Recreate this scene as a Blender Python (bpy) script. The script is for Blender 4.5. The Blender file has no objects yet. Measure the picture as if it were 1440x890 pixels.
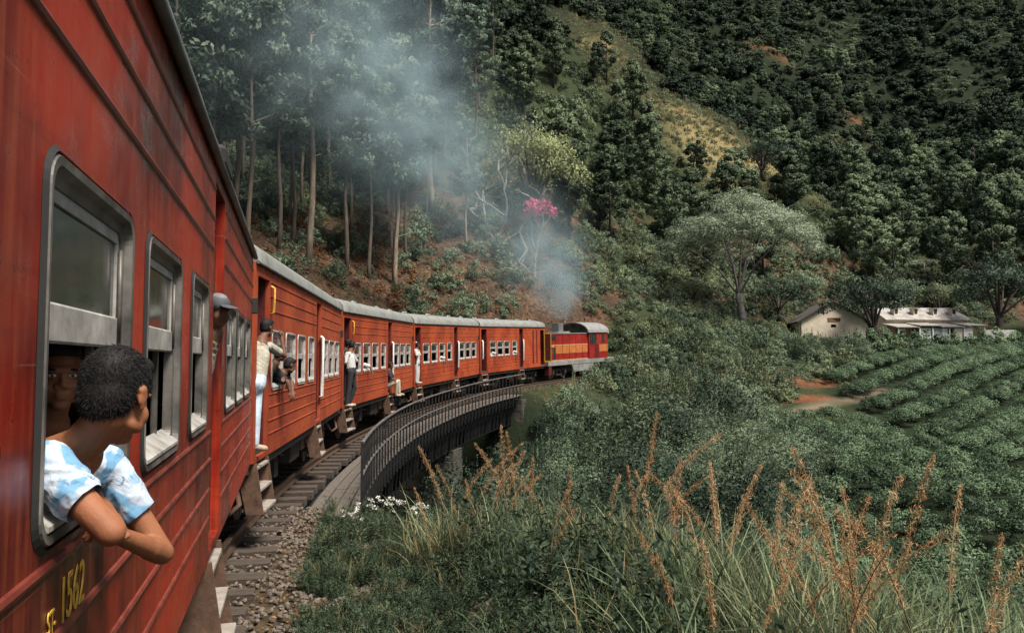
import bpy, bmesh, math, random
import numpy as np
from mathutils import Vector, Matrix, Euler
R = math.radians
rnd = random.Random(7)
rng = np.random.default_rng(11)
scn = bpy.context.scene
col = scn.collection

# ------------------------------------------------------------------ camera, sky, sun, exposure
CAMZ = 2.27
F_PX = 1100.0
PITCH = 3.28
cam_d = bpy.data.cameras.new('camera')
cam = bpy.data.objects.new('camera', cam_d)
col.objects.link(cam)
cam.location = (0, 0, CAMZ)
cam.rotation_euler = (R(90 + PITCH), 0, 0)
cam_d.sensor_width = 36
cam_d.lens = 36 * F_PX / 1440
cam_d.clip_start = 0.05
cam_d.clip_end = 3000
scn.camera = cam

SUN_EL, SUN_AZ = 60, 134            # degrees; azimuth clockwise from +Y
world = bpy.data.worlds.new('World')
scn.world = world
world.use_nodes = True
wn = world.node_tree.nodes; wl = world.node_tree.links
wn.clear()
sky = wn.new('ShaderNodeTexSky'); sky.sky_type = 'NISHITA'; sky.sun_disc = False
sky.sun_elevation = R(SUN_EL); sky.sun_rotation = R(SUN_AZ)
sky.air_density = 1.0; sky.dust_density = 4.0; sky.ozone_density = 1.0
bg = wn.new('ShaderNodeBackground'); bg.inputs[1].default_value = 0.070
wo = wn.new('ShaderNodeOutputWorld')
wl.new(sky.outputs[0], bg.inputs[0]); wl.new(bg.outputs[0], wo.inputs[0])
sun_d = bpy.data.lights.new('sun', 'SUN')
sun_d.energy = 4.3; sun_d.angle = R(18); sun_d.color = (1.0, 0.94, 0.84)
sun = bpy.data.objects.new('sun', sun_d); col.objects.link(sun)
sdir = Vector((math.sin(R(SUN_AZ)) * math.cos(R(SUN_EL)), math.cos(R(SUN_AZ)) * math.cos(R(SUN_EL)), math.sin(R(SUN_EL))))
sun.rotation_euler = sdir.to_track_quat('Z', 'Y').to_euler()
sun.location = (30, -30, 60)
scn.view_settings.view_transform = 'Standard'
scn.view_settings.look = 'None'
scn.view_settings.exposure = 0.80
scn.view_settings.gamma = 1.0
scn.render.engine = 'CYCLES'
scn.cycles.use_denoising = True
scn.cycles.max_bounces = 6
scn.cycles.diffuse_bounces = 2
scn.cycles.glossy_bounces = 2
scn.cycles.transmission_bounces = 4
scn.cycles.volume_bounces = 0
scn.cycles.transparent_max_bounces = 8
scn.cycles.volume_step_rate = 2.0
scn.cycles.use_adaptive_sampling = True
scn.cycles.adaptive_threshold = 0.02

# ------------------------------------------------------------------ tagging and object helpers
def tag(o, label=None, cat=None, group=None, kind=None):
    if label: o['label'] = label
    if cat: o['category'] = cat
    if group: o['group'] = group
    if kind: o['kind'] = kind
    return o
def empty(name, loc=(0, 0, 0), rz=0.0, parent=None):
    o = bpy.data.objects.new(name, None)
    o.empty_display_size = 0.2
    o.location = loc; o.rotation_euler = (0, 0, rz)
    col.objects.link(o)
    if parent: o.parent = parent
    return o
def link_mesh(name, me, parent=None, loc=None, rot=None, scale=None):
    o = bpy.data.objects.new(name, me)
    col.objects.link(o)
    if parent: o.parent = parent
    if loc is not None: o.location = loc
    if rot is not None: o.rotation_euler = rot
    if scale is not None: o.scale = scale if hasattr(scale, '__len__') else (scale,) * 3
    return o
def copy_tree(o, parent=None):
    c = o.copy(); col.objects.link(c)
    if parent is not None:
        c.parent = parent
    for ch in o.children:
        copy_tree(ch, c)
    return c

class MB:
    """collects shapes, then builds ONE mesh object"""
    def __init__(s): s.v = []; s.f = []; s.sm = []
    def add(s, vs, fs, smooth=False):
        b = len(s.v); s.v += [tuple(v) for v in vs]
        s.f += [tuple(i + b for i in f) for f in fs]; s.sm += [smooth] * len(fs)
        return s
    def box(s, x0, x1, y0, y1, z0, z1):
        return s.add([(x0,y0,z0),(x1,y0,z0),(x1,y1,z0),(x0,y1,z0),(x0,y0,z1),(x1,y0,z1),(x1,y1,z1),(x0,y1,z1)],
                     [(0,3,2,1),(4,5,6,7),(0,1,5,4),(1,2,6,5),(2,3,7,6),(3,0,4,7)])
    def cbox(s, c, d, rz=0.0, M=None):
        m = M if M is not None else Matrix.Rotation(rz, 4, 'Z')
        vs = []
        for sz in (-.5, .5):
            for sx, sy in ((-.5,-.5),(.5,-.5),(.5,.5),(-.5,.5)):
                p = m @ Vector((sx*d[0], sy*d[1], sz*d[2])); vs.append((p.x+c[0], p.y+c[1], p.z+c[2]))
        return s.add(vs, [(0,3,2,1),(4,5,6,7),(0,1,5,4),(1,2,6,5),(2,3,7,6),(3,0,4,7)])
    def bevbox(s, x0, x1, y0, y1, z0, z1, b=0.01):
        """box with all edges chamfered"""
        bm = bmesh.new()
        bmesh.ops.create_cube(bm, size=1)
        for v in bm.verts:
            v.co = ((x0+x1)/2 + v.co.x*(x1-x0), (y0+y1)/2 + v.co.y*(y1-y0), (z0+z1)/2 + v.co.z*(z1-z0))
        bmesh.ops.bevel(bm, geom=bm.edges[:], offset=b, segments=1, affect='EDGES')
        bm.verts.index_update()
        s.add([v.co[:] for v in bm.verts], [[v.index for v in f.verts] for f in bm.faces]); bm.free()
        return s
    def tube(s, pts, rad, n=8, cap=True, smooth=True):
        pts = [Vector(p) for p in pts]
        rads = rad if hasattr(rad, '__len__') else [rad] * len(pts)
        vs = []; fs = []
        up = None
        for i, p in enumerate(pts):
            d = (pts[min(i+1, len(pts)-1)] - pts[max(i-1, 0)])
            if d.length < 1e-9: d = Vector((0,0,1))
            d.normalize()
            if up is None:
                up = Vector((0,0,1)) if abs(d.z) < .9 else Vector((1,0,0))
            a = d.cross(up)
            if a.length < 1e-6: a = d.cross(Vector((0,1,0)))
            a.normalize(); b = a.cross(d).normalized(); up = b
            for k in range(n):
                t = 2*math.pi*k/n
                q = p + (a*math.cos(t) + b*math.sin(t)) * rads[i]; vs.append(q[:])
        m = len(pts)
        for i in range(m-1):
            for k in range(n):
                k2 = (k+1) % n
                fs.append((i*n+k, i*n+k2, (i+1)*n+k2, (i+1)*n+k))
        s.add(vs, fs, smooth)
        if cap:
            b = len(s.v) - len(vs)
            s.f.append(tuple(b+k for k in range(n))[::-1]); s.sm.append(False)
            s.f.append(tuple(b+(m-1)*n+k for k in range(n))); s.sm.append(False)
        return s
    def prism(s, poly, axis, a0, a1):
        """extrude 2D polygon (list of (p,q)) along axis 'x','y' or 'z'"""
        n = len(poly)
        def mk(p, q, a):
            return {'x': (a,p,q), 'y': (p,a,q), 'z': (p,q,a)}[axis]
        vs = [mk(p,q,a0) for p,q in poly] + [mk(p,q,a1) for p,q in poly]
        fs = [tuple(range(n))[::-1], tuple(range(n, 2*n))]
        fs += [(i, (i+1)%n, n+(i+1)%n, n+i) for i in range(n)]
        return s.add(vs, fs)
    def mesh(s, name, mat, recalc=True):
        me = bpy.data.meshes.new(name)
        me.from_pydata(s.v, [], s.f)
        for p, q in zip(me.polygons, s.sm): p.use_smooth = q
        if mat: me.materials.append(mat)
        if recalc:
            bm = bmesh.new(); bm.from_mesh(me)
            bmesh.ops.recalc_face_normals(bm, faces=bm.faces[:]); bm.to_mesh(me); bm.free()
        me.update()
        return me
    def build(s, name, mat, parent=None, **k):
        return link_mesh(name, s.mesh(name, mat), parent, **k)

def quads_mesh(name, V, mat, nper=4, smooth=False, extra=None):
    """V: (n, nper, 3) array of polygons"""
    n = V.shape[0]
    nrm = None
    if V.shape[1] == 5: nrm = np.repeat(V[:, 4], 4, 0); V = V[:, :4]
    me = bpy.data.meshes.new(name)
    me.vertices.add(n*nper); me.vertices.foreach_set('co', V.reshape(-1).astype(np.float32))
    me.loops.add(n*nper); me.loops.foreach_set('vertex_index', np.arange(n*nper, dtype=np.int32))
    me.polygons.add(n); me.polygons.foreach_set('loop_start', np.arange(0, n*nper, nper, dtype=np.int32))
    me.polygons.foreach_set('loop_total', np.full(n, nper, dtype=np.int32))
    if smooth: me.polygons.foreach_set('use_smooth', np.ones(n, dtype=bool))
    if mat: me.materials.append(mat)
    me.update(calc_edges=True)
    if nrm is not None: me.normals_split_custom_set_from_vertices(nrm.tolist())
    return me

# ------------------------------------------------------------------ materials
MATS = {}
def new_mat(name):
    m = bpy.data.materials.new(name); m.use_nodes = True
    nt = m.node_tree; nt.nodes.clear()
    out = nt.nodes.new('ShaderNodeOutputMaterial')
    p = nt.nodes.new('ShaderNodeBsdfPrincipled')
    nt.links.new(p.outputs[0], out.inputs[0])
    MATS[name] = m
    return m, nt, p, out
def N(nt, typ, **k):
    n = nt.nodes.new(typ)
    for a, b in k.items():
        if a.startswith('i_'): n.inputs[a[2:]].default_value = b
        else: setattr(n, a, b)
    return n
def noise(nt, scale, detail=4, coords='Object', stretch=None, rough=.6, dist=0.0):
    tc = N(nt, 'ShaderNodeTexCoord')
    n = N(nt, 'ShaderNodeTexNoise'); n.inputs['Scale'].default_value = scale
    n.inputs['Detail'].default_value = detail; n.inputs['Roughness'].default_value = rough
    n.inputs['Distortion'].default_value = dist
    src = tc.outputs[coords]
    if stretch:
        mp = N(nt, 'ShaderNodeMapping'); mp.inputs['Scale'].default_value = stretch
        nt.links.new(src, mp.inputs[0]); src = mp.outputs[0]
    nt.links.new(src, n.inputs['Vector'])
    return n.outputs[0]
def ramp(nt, src, stops):
    r = N(nt, 'ShaderNodeValToRGB')
    e = r.color_ramp.elements
    while len(e) < len(stops): e.new(.5)
    for i, (p, c) in enumerate(stops):
        e[i].position = p; e[i].color = (*c, 1) if len(c) == 3 else c
    nt.links.new(src, r.inputs[0])
    return r.outputs[0]
def mix(nt, fac, a, b, mode='MIX'):
    m = N(nt, 'ShaderNodeMix', data_type='RGBA', blend_type=mode)
    for s, v in ((m.inputs[0], fac), (m.inputs[6], a), (m.inputs[7], b)):
        if isinstance(v, bpy.types.NodeSocket): nt.links.new(v, s)
        elif isinstance(v, (int, float)): s.default_value = v
        else: s.default_value = (*v, 1)
    return m.outputs[2]
def bump(nt, p, h, strength=.3, dist=.02):
    b = N(nt, 'ShaderNodeBump'); b.inputs['Strength'].default_value = strength; b.inputs['Distance'].default_value = dist
    nt.links.new(h, b.inputs['Height']); nt.links.new(b.outputs[0], p.inputs['Normal'])
def simple(name, c, rough=.6, metal=0.0, var=.25, scale=8, bmp=0.0, c2=None, stretch=None, coords='Object', spec=.5):
    m, nt, p, o = new_mat(name)
    n = noise(nt, scale, 5, coords, stretch)
    lo = tuple(x*(1-var) for x in c) if c2 is None else c2
    hi = tuple(min(1, x*(1+var)) for x in c) if c2 is None else c
    nt.links.new(ramp(nt, n, [(.3, lo), (.7, hi)]), p.inputs['Base Color'])
    p.inputs['Roughness'].default_value = rough; p.inputs['Metallic'].default_value = metal
    p.inputs['Specular IOR Level'].default_value = spec
    if bmp: bump(nt, p, noise(nt, scale*4, 4, coords, stretch), bmp, .01)
    return m

def paint(name, c, cd, rust, rough=.38, vary=.5):
    """weathered coach paint: blotches, vertical run marks, fine dirt speckle"""
    m, nt, p, o = new_mat(name)
    big = noise(nt, .9, 3, 'Object', None, .55, .3)
    base = mix(nt, ramp(nt, big, [(.38, (0,0,0)), (.60, (1,1,1))]), cd, c)
    run = noise(nt, 3.2, 5, 'Object', (9, 9, .5), .65)
    base = mix(nt, ramp(nt, run, [(.45, (0,0,0)), (.75, (vary,)*3)]), base, rust)
    run2 = noise(nt, 2.0, 6, 'Object', (1.0, .55, 14), .7)
    base = mix(nt, ramp(nt, run2, [(.52, (0,0,0)), (.72, (.35,)*3)]), base, tuple(x*.45 for x in cd))
    sp = noise(nt, 55, 3, 'Object')
    base = mix(nt, ramp(nt, sp, [(.62, (0,0,0)), (.72, (.55,)*3)]), base, tuple(x*.4 for x in cd))
    scr = noise(nt, 1.0, 2, 'Object', (1.0, .8, 120), .5)
    base = mix(nt, ramp(nt, scr, [(.70, (0,0,0)), (.74, (.22,)*3)]), base, (.42, .22, .15))
    dust = noise(nt, 14, 6, 'Object', None, .75)
    base = mix(nt, ramp(nt, dust, [(.55, (0,0,0)), (.85, (.2,)*3)]), base, (.22, .13, .09))
    nt.links.new(base, p.inputs['Base Color'])
    rr = ramp(nt, noise(nt, 6, 5), [(.3, (rough*.7,)*3), (.7, (min(1, rough*1.7),)*3)])
    nt.links.new(rr, p.inputs['Roughness'])
    bump(nt, p, noise(nt, 2.2, 3), .12, .03)
    p.inputs['Specular IOR Level'].default_value = .35
    return m

def leaf_mat(name, dark, light, rough=.5, trans=.28, tip=None, hue=.0, objvar=.62):
    m, nt, p, o = new_mat(name)
    oi = N(nt, 'ShaderNodeObjectInfo')
    geo = N(nt, 'ShaderNodeNewGeometry')
    n = noise(nt, .8, 3, 'Object')
    f = N(nt, 'ShaderNodeMath', operation='MULTIPLY_ADD'); f.inputs[1].default_value = objvar
    nt.links.new(oi.outputs['Random'], f.inputs[0])
    rn = N(nt, 'ShaderNodeMath', operation='MULTIPLY_ADD'); rn.inputs[1].default_value = .50; rn.inputs[2].default_value = -.34
    nt.links.new(geo.outputs['Random Per Island'], rn.inputs[0])
    nt.links.new(rn.outputs[0], f.inputs[2])
    f2 = N(nt, 'ShaderNodeMath', operation='MULTIPLY_ADD'); f2.inputs[1].default_value = .45; f2.use_clamp = True
    nt.links.new(n, f2.inputs[0]); nt.links.new(f.outputs[0], f2.inputs[2])
    stops = [(0, dark), (.85, light)] + ([(1.0, tip)] if tip else [])
    c = ramp(nt, f2.outputs[0], stops)
    nt.links.new(c, p.inputs['Base Color'])
    p.inputs['Roughness'].default_value = rough
    p.inputs['Specular IOR Level'].default_value = .12
    if trans:
        t = N(nt, 'ShaderNodeBsdfTranslucent'); nt.links.new(c, t.inputs[0])
        mx = N(nt, 'ShaderNodeMixShader'); mx.inputs[0].default_value = trans
        nt.links.new(p.outputs[0], mx.inputs[1]); nt.links.new(t.outputs[0], mx.inputs[2])
        nt.links.new(mx.outputs[0], o.inputs[0])
    return m

paint('paint_near', (.33, .024, .010), (.060, .006, .006), (.38, .085, .026), .30)  # train red with the near coach's dimmer light put into the colour
paint('paint_far', (.36, .058, .017), (.23, .030, .011), (.34, .10, .036), .5)  # same red, brighter light on the far coaches put into the colour
simple('paint_dark', (.085, .012, .012), .5, 0, .4, 6)
simple('bead', (.20, .042, .025), .4, 0, .45, 9, 0, (.07, .011, .009))
simple('frame_grey', (.19, .175, .155), .5, .2, .7, 5, .2, (.016, .015, .014))
simple('frame_white', (.44, .42, .39), .55, 0, .35, 9, .1, (.17, .16, .145))
simple('gasket', (.018, .017, .016), .6)
simple('roof_grey', (.20, .205, .19), .65, .1, .28, 2.5, .15)
simple('roof_dark', (.10, .105, .105), .6, .2, .4, 4)
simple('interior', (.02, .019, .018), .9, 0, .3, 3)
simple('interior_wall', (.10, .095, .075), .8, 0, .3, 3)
simple('seat_blue', (.03, .035, .05), .8)
simple('underframe', (.030, .025, .021), .85, .1, .5, 7, .3)
simple('rusty', (.095, .052, .032), .9, .1, .5, 9, .4)
simple('wheel_steel', (.09, .07, .06), .55, .6, .4, 9)
simple('rail_steel', (.13, .085, .06), .5, .6, .4, 20, .1)
simple('rail_shine', (.42, .40, .38), .3, .9, .2, 20)
simple('sleeper_wood', (.055, .040, .030), .95, 0, .5, 6, .8, None, (1, 8, 8))
simple('plank_wood', (.095, .080, .066), .9, 0, .4, 6, .6, None, (10, 1, 10))
simple('step_wood', (.24, .21, .18), .85, 0, .3, 9, .3)
simple('bridge_iron', (.020, .021, .022), .6, .4, .6, 5, .3)
simple('rail_paint', (.10, .095, .09), .6, .2, .4, 8, .2)
simple('stone', (.075, .066, .05), .95, 0, .45, 3, .8, (.018, .02, .016))
simple('yellow_paint', (.62, .36, .05), .5, 0, .4, 25)
simple('white_paint', (.70, .68, .64), .5, 0, .15, 20)
simple('loco_red', (.24, .018, .013), .42, 0, .35, 2)
simple('loco_cream', (.42, .135, .042), .45, 0, .22, 2.5)
simple('loco_line', (.48, .27, .12), .45, 0, .2, 2)
simple('loco_grey', (.20, .20, .19), .6, 0, .3, 2.5)
simple('loco_roof', (.20, .20, .195), .6, 0, .2, 3)
simple('rubber', (.012, .012, .012), .7)
def glass_mat():
    m, nt, p, o = new_mat('glass')
    p.inputs['Base Color'].default_value = (.055, .07, .065, 1)
    n = noise(nt, 9, 5)
    nt.links.new(ramp(nt, n, [(.3, (.04,)*3), (.75, (.22,)*3)]), p.inputs['Roughness'])
    nt.links.new(ramp(nt, noise(nt, 5, 6, 'Object', (1,1,.35)), [(.4, (.012,.018,.016)), (.8, (.06,.072,.062))]), p.inputs['Base Color'])
    p.inputs['Specular IOR Level'].default_value = .7
    return m
glass_mat()
M = MATS
# ------------------------------------------------------------------ track alignment (curve to the right, slight climb)
ds = .25
S_ARR = np.arange(-14, 120, ds)
HEAD = np.radians(-15.5 + .85 * (S_ARR - 4.9))
HEAD = np.minimum(HEAD, R(75))
_i0 = int(np.argmin(abs(S_ARR - 4.9)))
CX = np.cumsum(np.sin(HEAD)) * ds; CY = np.cumsum(np.cos(HEAD)) * ds
CX += -3.158 - CX[_i0]; CY += 4.209 - CY[_i0]
ZP = np.interp(S_ARR, [-14, 8, 16, 21, 32, 43, 54, 66, 90, 120], [0, -.02, -.02, .02, .22, .58, .97, 1.40, 2.2, 3.0])
ZP = np.convolve(np.pad(ZP, 12, mode='edge'), np.ones(25)/25, mode='valid')
def zprof(s): return float(np.interp(s, S_ARR, ZP))
def track(s, t=0.0, z=0.0):
    """point at arclength s, offset t to the right, z above the rail top"""
    h = float(np.interp(s, S_ARR, HEAD))
    return Vector((float(np.interp(s, S_ARR, CX)) + t*math.cos(h), float(np.interp(s, S_ARR, CY)) - t*math.sin(h), zprof(s) + z))
def heading(s): return float(np.interp(s, S_ARR, HEAD))
def to_track(x, y):
    x = np.atleast_1d(np.asarray(x, float)); y = np.atleast_1d(np.asarray(y, float))
    so = np.empty_like(x); to = np.empty_like(x)
    st = slice(None, None, 4)
    cx, cy, hh, ss = CX[st], CY[st], HEAD[st], S_ARR[st]
    for a in range(0, len(x), 20000):
        xx, yy = x[a:a+20000], y[a:a+20000]
        d2 = (xx[:, None]-cx)**2 + (yy[:, None]-cy)**2
        i = d2.argmin(1)
        dx, dy = xx-cx[i], yy-cy[i]
        so[a:a+20000] = ss[i] + dx*np.sin(hh[i]) + dy*np.cos(hh[i])
        to[a:a+20000] = dx*np.cos(hh[i]) - dy*np.sin(hh[i])
    return so, to
BR0, BR1 = 14.5, 46.0

_cp, _sp = math.cos(R(PITCH)), math.sin(R(PITCH))
def pix(px, py, depth):
    """photo pixel (1440x890) at forward distance depth (world +Y) -> world point"""
    a = (px-720)/F_PX; b = (445-py)/F_PX
    y = _cp - b*_sp; z = _sp + b*_cp
    k = depth / y
    return Vector((a*k, depth, CAMZ + z*k))

# ------------------------------------------------------------------ terrain height field
CTRL = [pix(*c) for c in (
    (300,345,46),(440,350,52),(557,420,58),(700,338,68),(650,400,60),(770,395,68),
    (300,200,75),(300,0,100),(550,150,95),(550,0,120),(700,200,88),(800,310,84),
    (830,62,150),(950,132,140),(1080,237,122),(1000,270,112),(900,335,95),(1000,385,90),
    (1100,405,95),(1250,385,110),(1400,375,112),(1200,300,138),(1400,285,142),
    (1110,190,185),(1250,200,190),(1420,150,200),(1000,40,245),(1300,40,245),(800,-60,230),(1440,-40,265),
    (1042,462,75),(940,430,72),(1140,490,80),(1390,487,84),(1250,493,70),(1440,496,70),
    (1170,572,46),(1130,505,56),(1225,580,45),(1440,600,41),(1440,690,29),(1300,700,27),(1200,660,30),
    (1000,560,48),(900,560,50))]
CTRL += [Vector(c) for c in (
    (0,330,172),(100,330,172),(210,300,172),(-100,250,150),(-80,120,78),(-60,60,44),(-42,20,24),(-26,5,12.5),
    (-21,28,10.5),(-15,10,4.8),(-32,-20,15),(120,150,46),(95,105,22),(75,72,7),(62,42,1),(52,20,-1.6),(40,5,-2.6),
    (60,-25,-4),(20,-25,-3),(14,0,-2.6),(25,10,-3.1),(3,4,-.35),(5.5,6,-.75),(9,8,-1.9),(2,8,-.25),(3.2,8.8,-.45),(.6,10,-.30),(-.5,11.5,-.45),(4,12.3,-1.9),
    (10,14,-3.1),(15,17,-3.1),(20,21,-2.9),(1,20,-5.0),(6,21,-4.4),(7,28,-4.3),(2,30,-5.4),(8,36,-3.2),(14,36,-2.2),(12,28,-3.5),
    (0,-6,-.5),(4,-2,-.6),(-10,30,-.5),(-12,22,0.6))]
CP = np.array([c[:] for c in CTRL])
def _U(r2): return r2 * np.log(r2 + 1e-6)
def _tps_fit():
    n = len(CP); xy = CP[:, :2] / 50
    K = _U(((xy[:, None]-xy[None])**2).sum(-1)) + np.eye(n)*.02
    P = np.c_[np.ones(n), xy]
    A = np.block([[K, P], [P.T, np.zeros((3, 3))]])
    return np.linalg.solve(A, np.r_[CP[:, 2], np.zeros(3)])
TPSW = _tps_fit()
def smooth01(x): x = np.clip(x, 0, 1); return x*x*(3-2*x)
def fbm(x, y, sc, seed, octv=4):
    out = np.zeros_like(x); a = 1.0
    r = np.random.default_rng(seed)
    for o in range(octv):
        for k in range(3):
            th = r.uniform(0, 6.28); ph = r.uniform(0, 6.28)
            out += a/3*np.sin((x*np.cos(th)+y*np.sin(th))*6.28/sc*r.uniform(.7, 1.3) + ph + 1.5*np.sin((y*np.cos(th)-x*np.sin(th))*6.28/sc*.6+ph))
        sc *= .48; a *= .5
    return out
def ground(x, y):
    x = np.atleast_1d(np.asarray(x, float)); y = np.atleast_1d(np.asarray(y, float))
    h = np.empty_like(x)
    cxy = CP[:, :2]/50
    for a in range(0, len(x), 20000):
        q = np.c_[x[a:a+20000], y[a:a+20000]]/50
        h[a:a+20000] = _U(((q[:, None]-cxy[None])**2).sum(-1)) @ TPSW[:-3] + TPSW[-3] + q @ TPSW[-2:]
    r = np.hypot(x, y)
    h += fbm(x, y, 14, 3) * .12 * smooth01((r-6)/10) + fbm(x, y, 3.1, 4, 3) * .10 * smooth01((r-24)/10) + fbm(x, y, 46, 5) * smooth01((r-85)/60) * 3.4 + fbm(x, y, 60, 15, 3) * smooth01((r-165)/50) * 5.0
    s, t = to_track(x, y)
    zt = np.interp(s, S_ARR, ZP)
    at = abs(t)
    bridge = smooth01((s-BR0+.2)/2.2) * smooth01((BR1+.4-s)/2.2)
    bed = zt - .235 - .14*smooth01((at-1.5)/1.5)
    w = smooth01((at-2.0)/3.2)
    on = bed*(1-w) + h*w
    gul = np.minimum(h, -4.6 + .0*x)
    wg = smooth01((at-3.0)/6.0)
    off = gul*(1-wg) + np.where(t > 0, np.minimum(h, h), h)*wg
    far = smooth01((s-64)/9)
    hh = on*(1-bridge) + off*bridge
    return hh*(1-far) + h*far
def ground1(x, y): return float(ground([x], [y])[0])

def axis(segs):
    out = []
    for a, b, st in segs: out += list(np.arange(a, b, st))
    return np.array(out)
gx = axis([(-150,-60,6),(-60,-20,2),(-20,-9,.8),(-9,14,.4),(14,50,1),(50,110,2.5),(110,260,6)])
gy = axis([(-40,-5,2.5),(-5,22,.4),(22,50,.6),(50,90,1.2),(90,160,2.5),(160,345,5)])
GX, GY = np.meshgrid(gx, gy)
GZ = ground(GX.ravel(), GY.ravel()).reshape(GX.shape)
def terrain_material():
    m, nt, p, o = new_mat('soil')
    n1 = noise(nt, .35, 5); n2 = noise(nt, 3.5, 6, 'Object', None, .7); n3 = noise(nt, .09, 4)
    litter = ramp(nt, n2, [(.30, (.022, .015, .011)), (.46, (.065, .040, .026)), (.60, (.145, .085, .050)), (.74, (.045, .034, .020))])
    litter = mix(nt, ramp(nt, n1, [(.35, (.75,)*3), (.62, (0,0,0))]), litter, (.030, .022, .016))
    green = ramp(nt, n2, [(.3, (.014, .022, .012)), (.7, (.046, .054, .024))])
    f = ramp(nt, n1, [(.42, (0,0,0)), (.56, (1,1,1))])
    at = N(nt, 'ShaderNodeAttribute', attribute_name='cover')
    base = mix(nt, at.outputs['Fac'], green, litter)
    at2 = N(nt, 'ShaderNodeAttribute', attribute_name='orange')
    clay = ramp(nt, n2, [(.3, (.075, .028, .015)), (.7, (.21, .088, .042))])
    base = mix(nt, at2.outputs['Fac'], base, clay)
    at4 = N(nt, 'ShaderNodeAttribute', attribute_name='straw')
    base = mix(nt, at4.outputs['Fac'], base, ramp(nt, n2, [(.3, (.10, .085, .035)), (.7, (.28, .22, .11))]))
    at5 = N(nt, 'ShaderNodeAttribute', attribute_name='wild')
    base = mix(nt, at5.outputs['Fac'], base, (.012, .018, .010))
    at3 = N(nt, 'ShaderNodeAttribute', attribute_name='path')
    base = mix(nt, at3.outputs['Fac'], base, (.22, .165, .115))
    nt.links.new(base, p.inputs['Base Color'])
    p.inputs['Roughness'].default_value = 1.0; p.inputs['Specular IOR Level'].default_value = .1
    bump(nt, p, n2, .8, .12)
terrain_material()
ny, nx = GX.shape
tv = np.c_[GX.ravel(), GY.ravel(), GZ.ravel()]
idx = np.arange(nx*ny).reshape(ny, nx)
tf = np.stack([idx[:-1,:-1], idx[:-1,1:], idx[1:,1:], idx[1:,:-1]], -1).reshape(-1, 4)
tme = bpy.data.meshes.new('terrain')
tme.from_pydata(tv.tolist(), [], tf.tolist())
tme.polygons.foreach_set('use_smooth', np.ones(len(tf), bool))
def set_attr(me, name, arr):
    a = me.attributes.new(name, 'FLOAT', 'POINT'); a.data.foreach_set('value', np.asarray(arr, np.float32))
_x, _y = GX.ravel(), GY.ravel()
_s, _t = to_track(_x, _y)
litter = smooth01((-_t-1.5)/2) * smooth01((26+_t)/10) * (_s > 10)
litter = np.maximum(litter, smooth01((4.6-abs(_t))/2.0)*.95*(_s < BR0))
litter = np.clip(litter + .25*fbm(_x, _y, 9, 8)*(litter > .05), 0, 1)
set_attr(tme, 'cover', litter)
def blob(cx, cy, rx, ry, k=1.0):
    return k*smooth01(1.4-1.4*np.hypot((_x-cx)/rx, (_y-cy)/ry))
_o = pix(1150, 540, 50)
orange = blob(_o.x, 51, 3.6, 1.7) + blob(18.0, 47.5, 2.2, 1.0) + blob(16, 54, 3, 2)
# bare slopes on the far hill
for (px, py, d, rx, ry, k) in ((850,100,146,6,8,.6),(1100,105,225,14,4,.8),(1210,155,205,9,6,.7),(1190,215,185,8,6,.6)):
    q = pix(px, py, d); orange = orange + blob(q.x, d, rx, ry, k*.8)
orange = np.clip(orange + .3*fbm(_x, _y, 6, 9)*(orange > .05), 0, 1)
set_attr(tme, 'orange', orange)
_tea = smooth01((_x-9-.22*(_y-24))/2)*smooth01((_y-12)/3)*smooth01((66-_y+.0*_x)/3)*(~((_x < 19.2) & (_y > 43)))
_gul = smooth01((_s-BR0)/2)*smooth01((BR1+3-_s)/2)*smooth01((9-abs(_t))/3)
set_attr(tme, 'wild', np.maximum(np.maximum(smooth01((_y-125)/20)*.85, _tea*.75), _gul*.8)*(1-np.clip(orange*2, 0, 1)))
straw = np.zeros_like(_x)
for (px, py, d, rx, ry, k) in ((835,80,150,11,18,.9),(1030,195,127,18,12,1.0),(970,150,136,12,10,.9),(1000,230,118,10,7,.6),(1195,200,190,10,9,.5)):
    q = pix(px, py, d); straw = straw + blob(q.x, d, rx, ry, k)
set_attr(tme, 'straw', np.clip(straw, 0, 1))
# footpath crossing the field
_pp = np.array([(15.5,44.5),(18,46),(20.6,47.5),(24,50),(30,56),(40,64)])
pd = np.full(_x.shape, 99.)
for (a, b) in zip(_pp[:-1], _pp[1:]):
    ab = b-a; tt = np.clip(((_x-a[0])*ab[0]+(_y-a[1])*ab[1])/(ab@ab), 0, 1)
    pd = np.minimum(pd, np.hypot(_x-a[0]-tt*ab[0], _y-a[1]-tt*ab[1]))
set_attr(tme, 'path', smooth01((.8-pd)/.6)*.7*np.clip(.8+.5*fbm(_x,_y,5,12),0,1)*(_x < 24))
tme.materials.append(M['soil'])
terrain = tag(link_mesh('terrain', tme), kind='structure')

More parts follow.
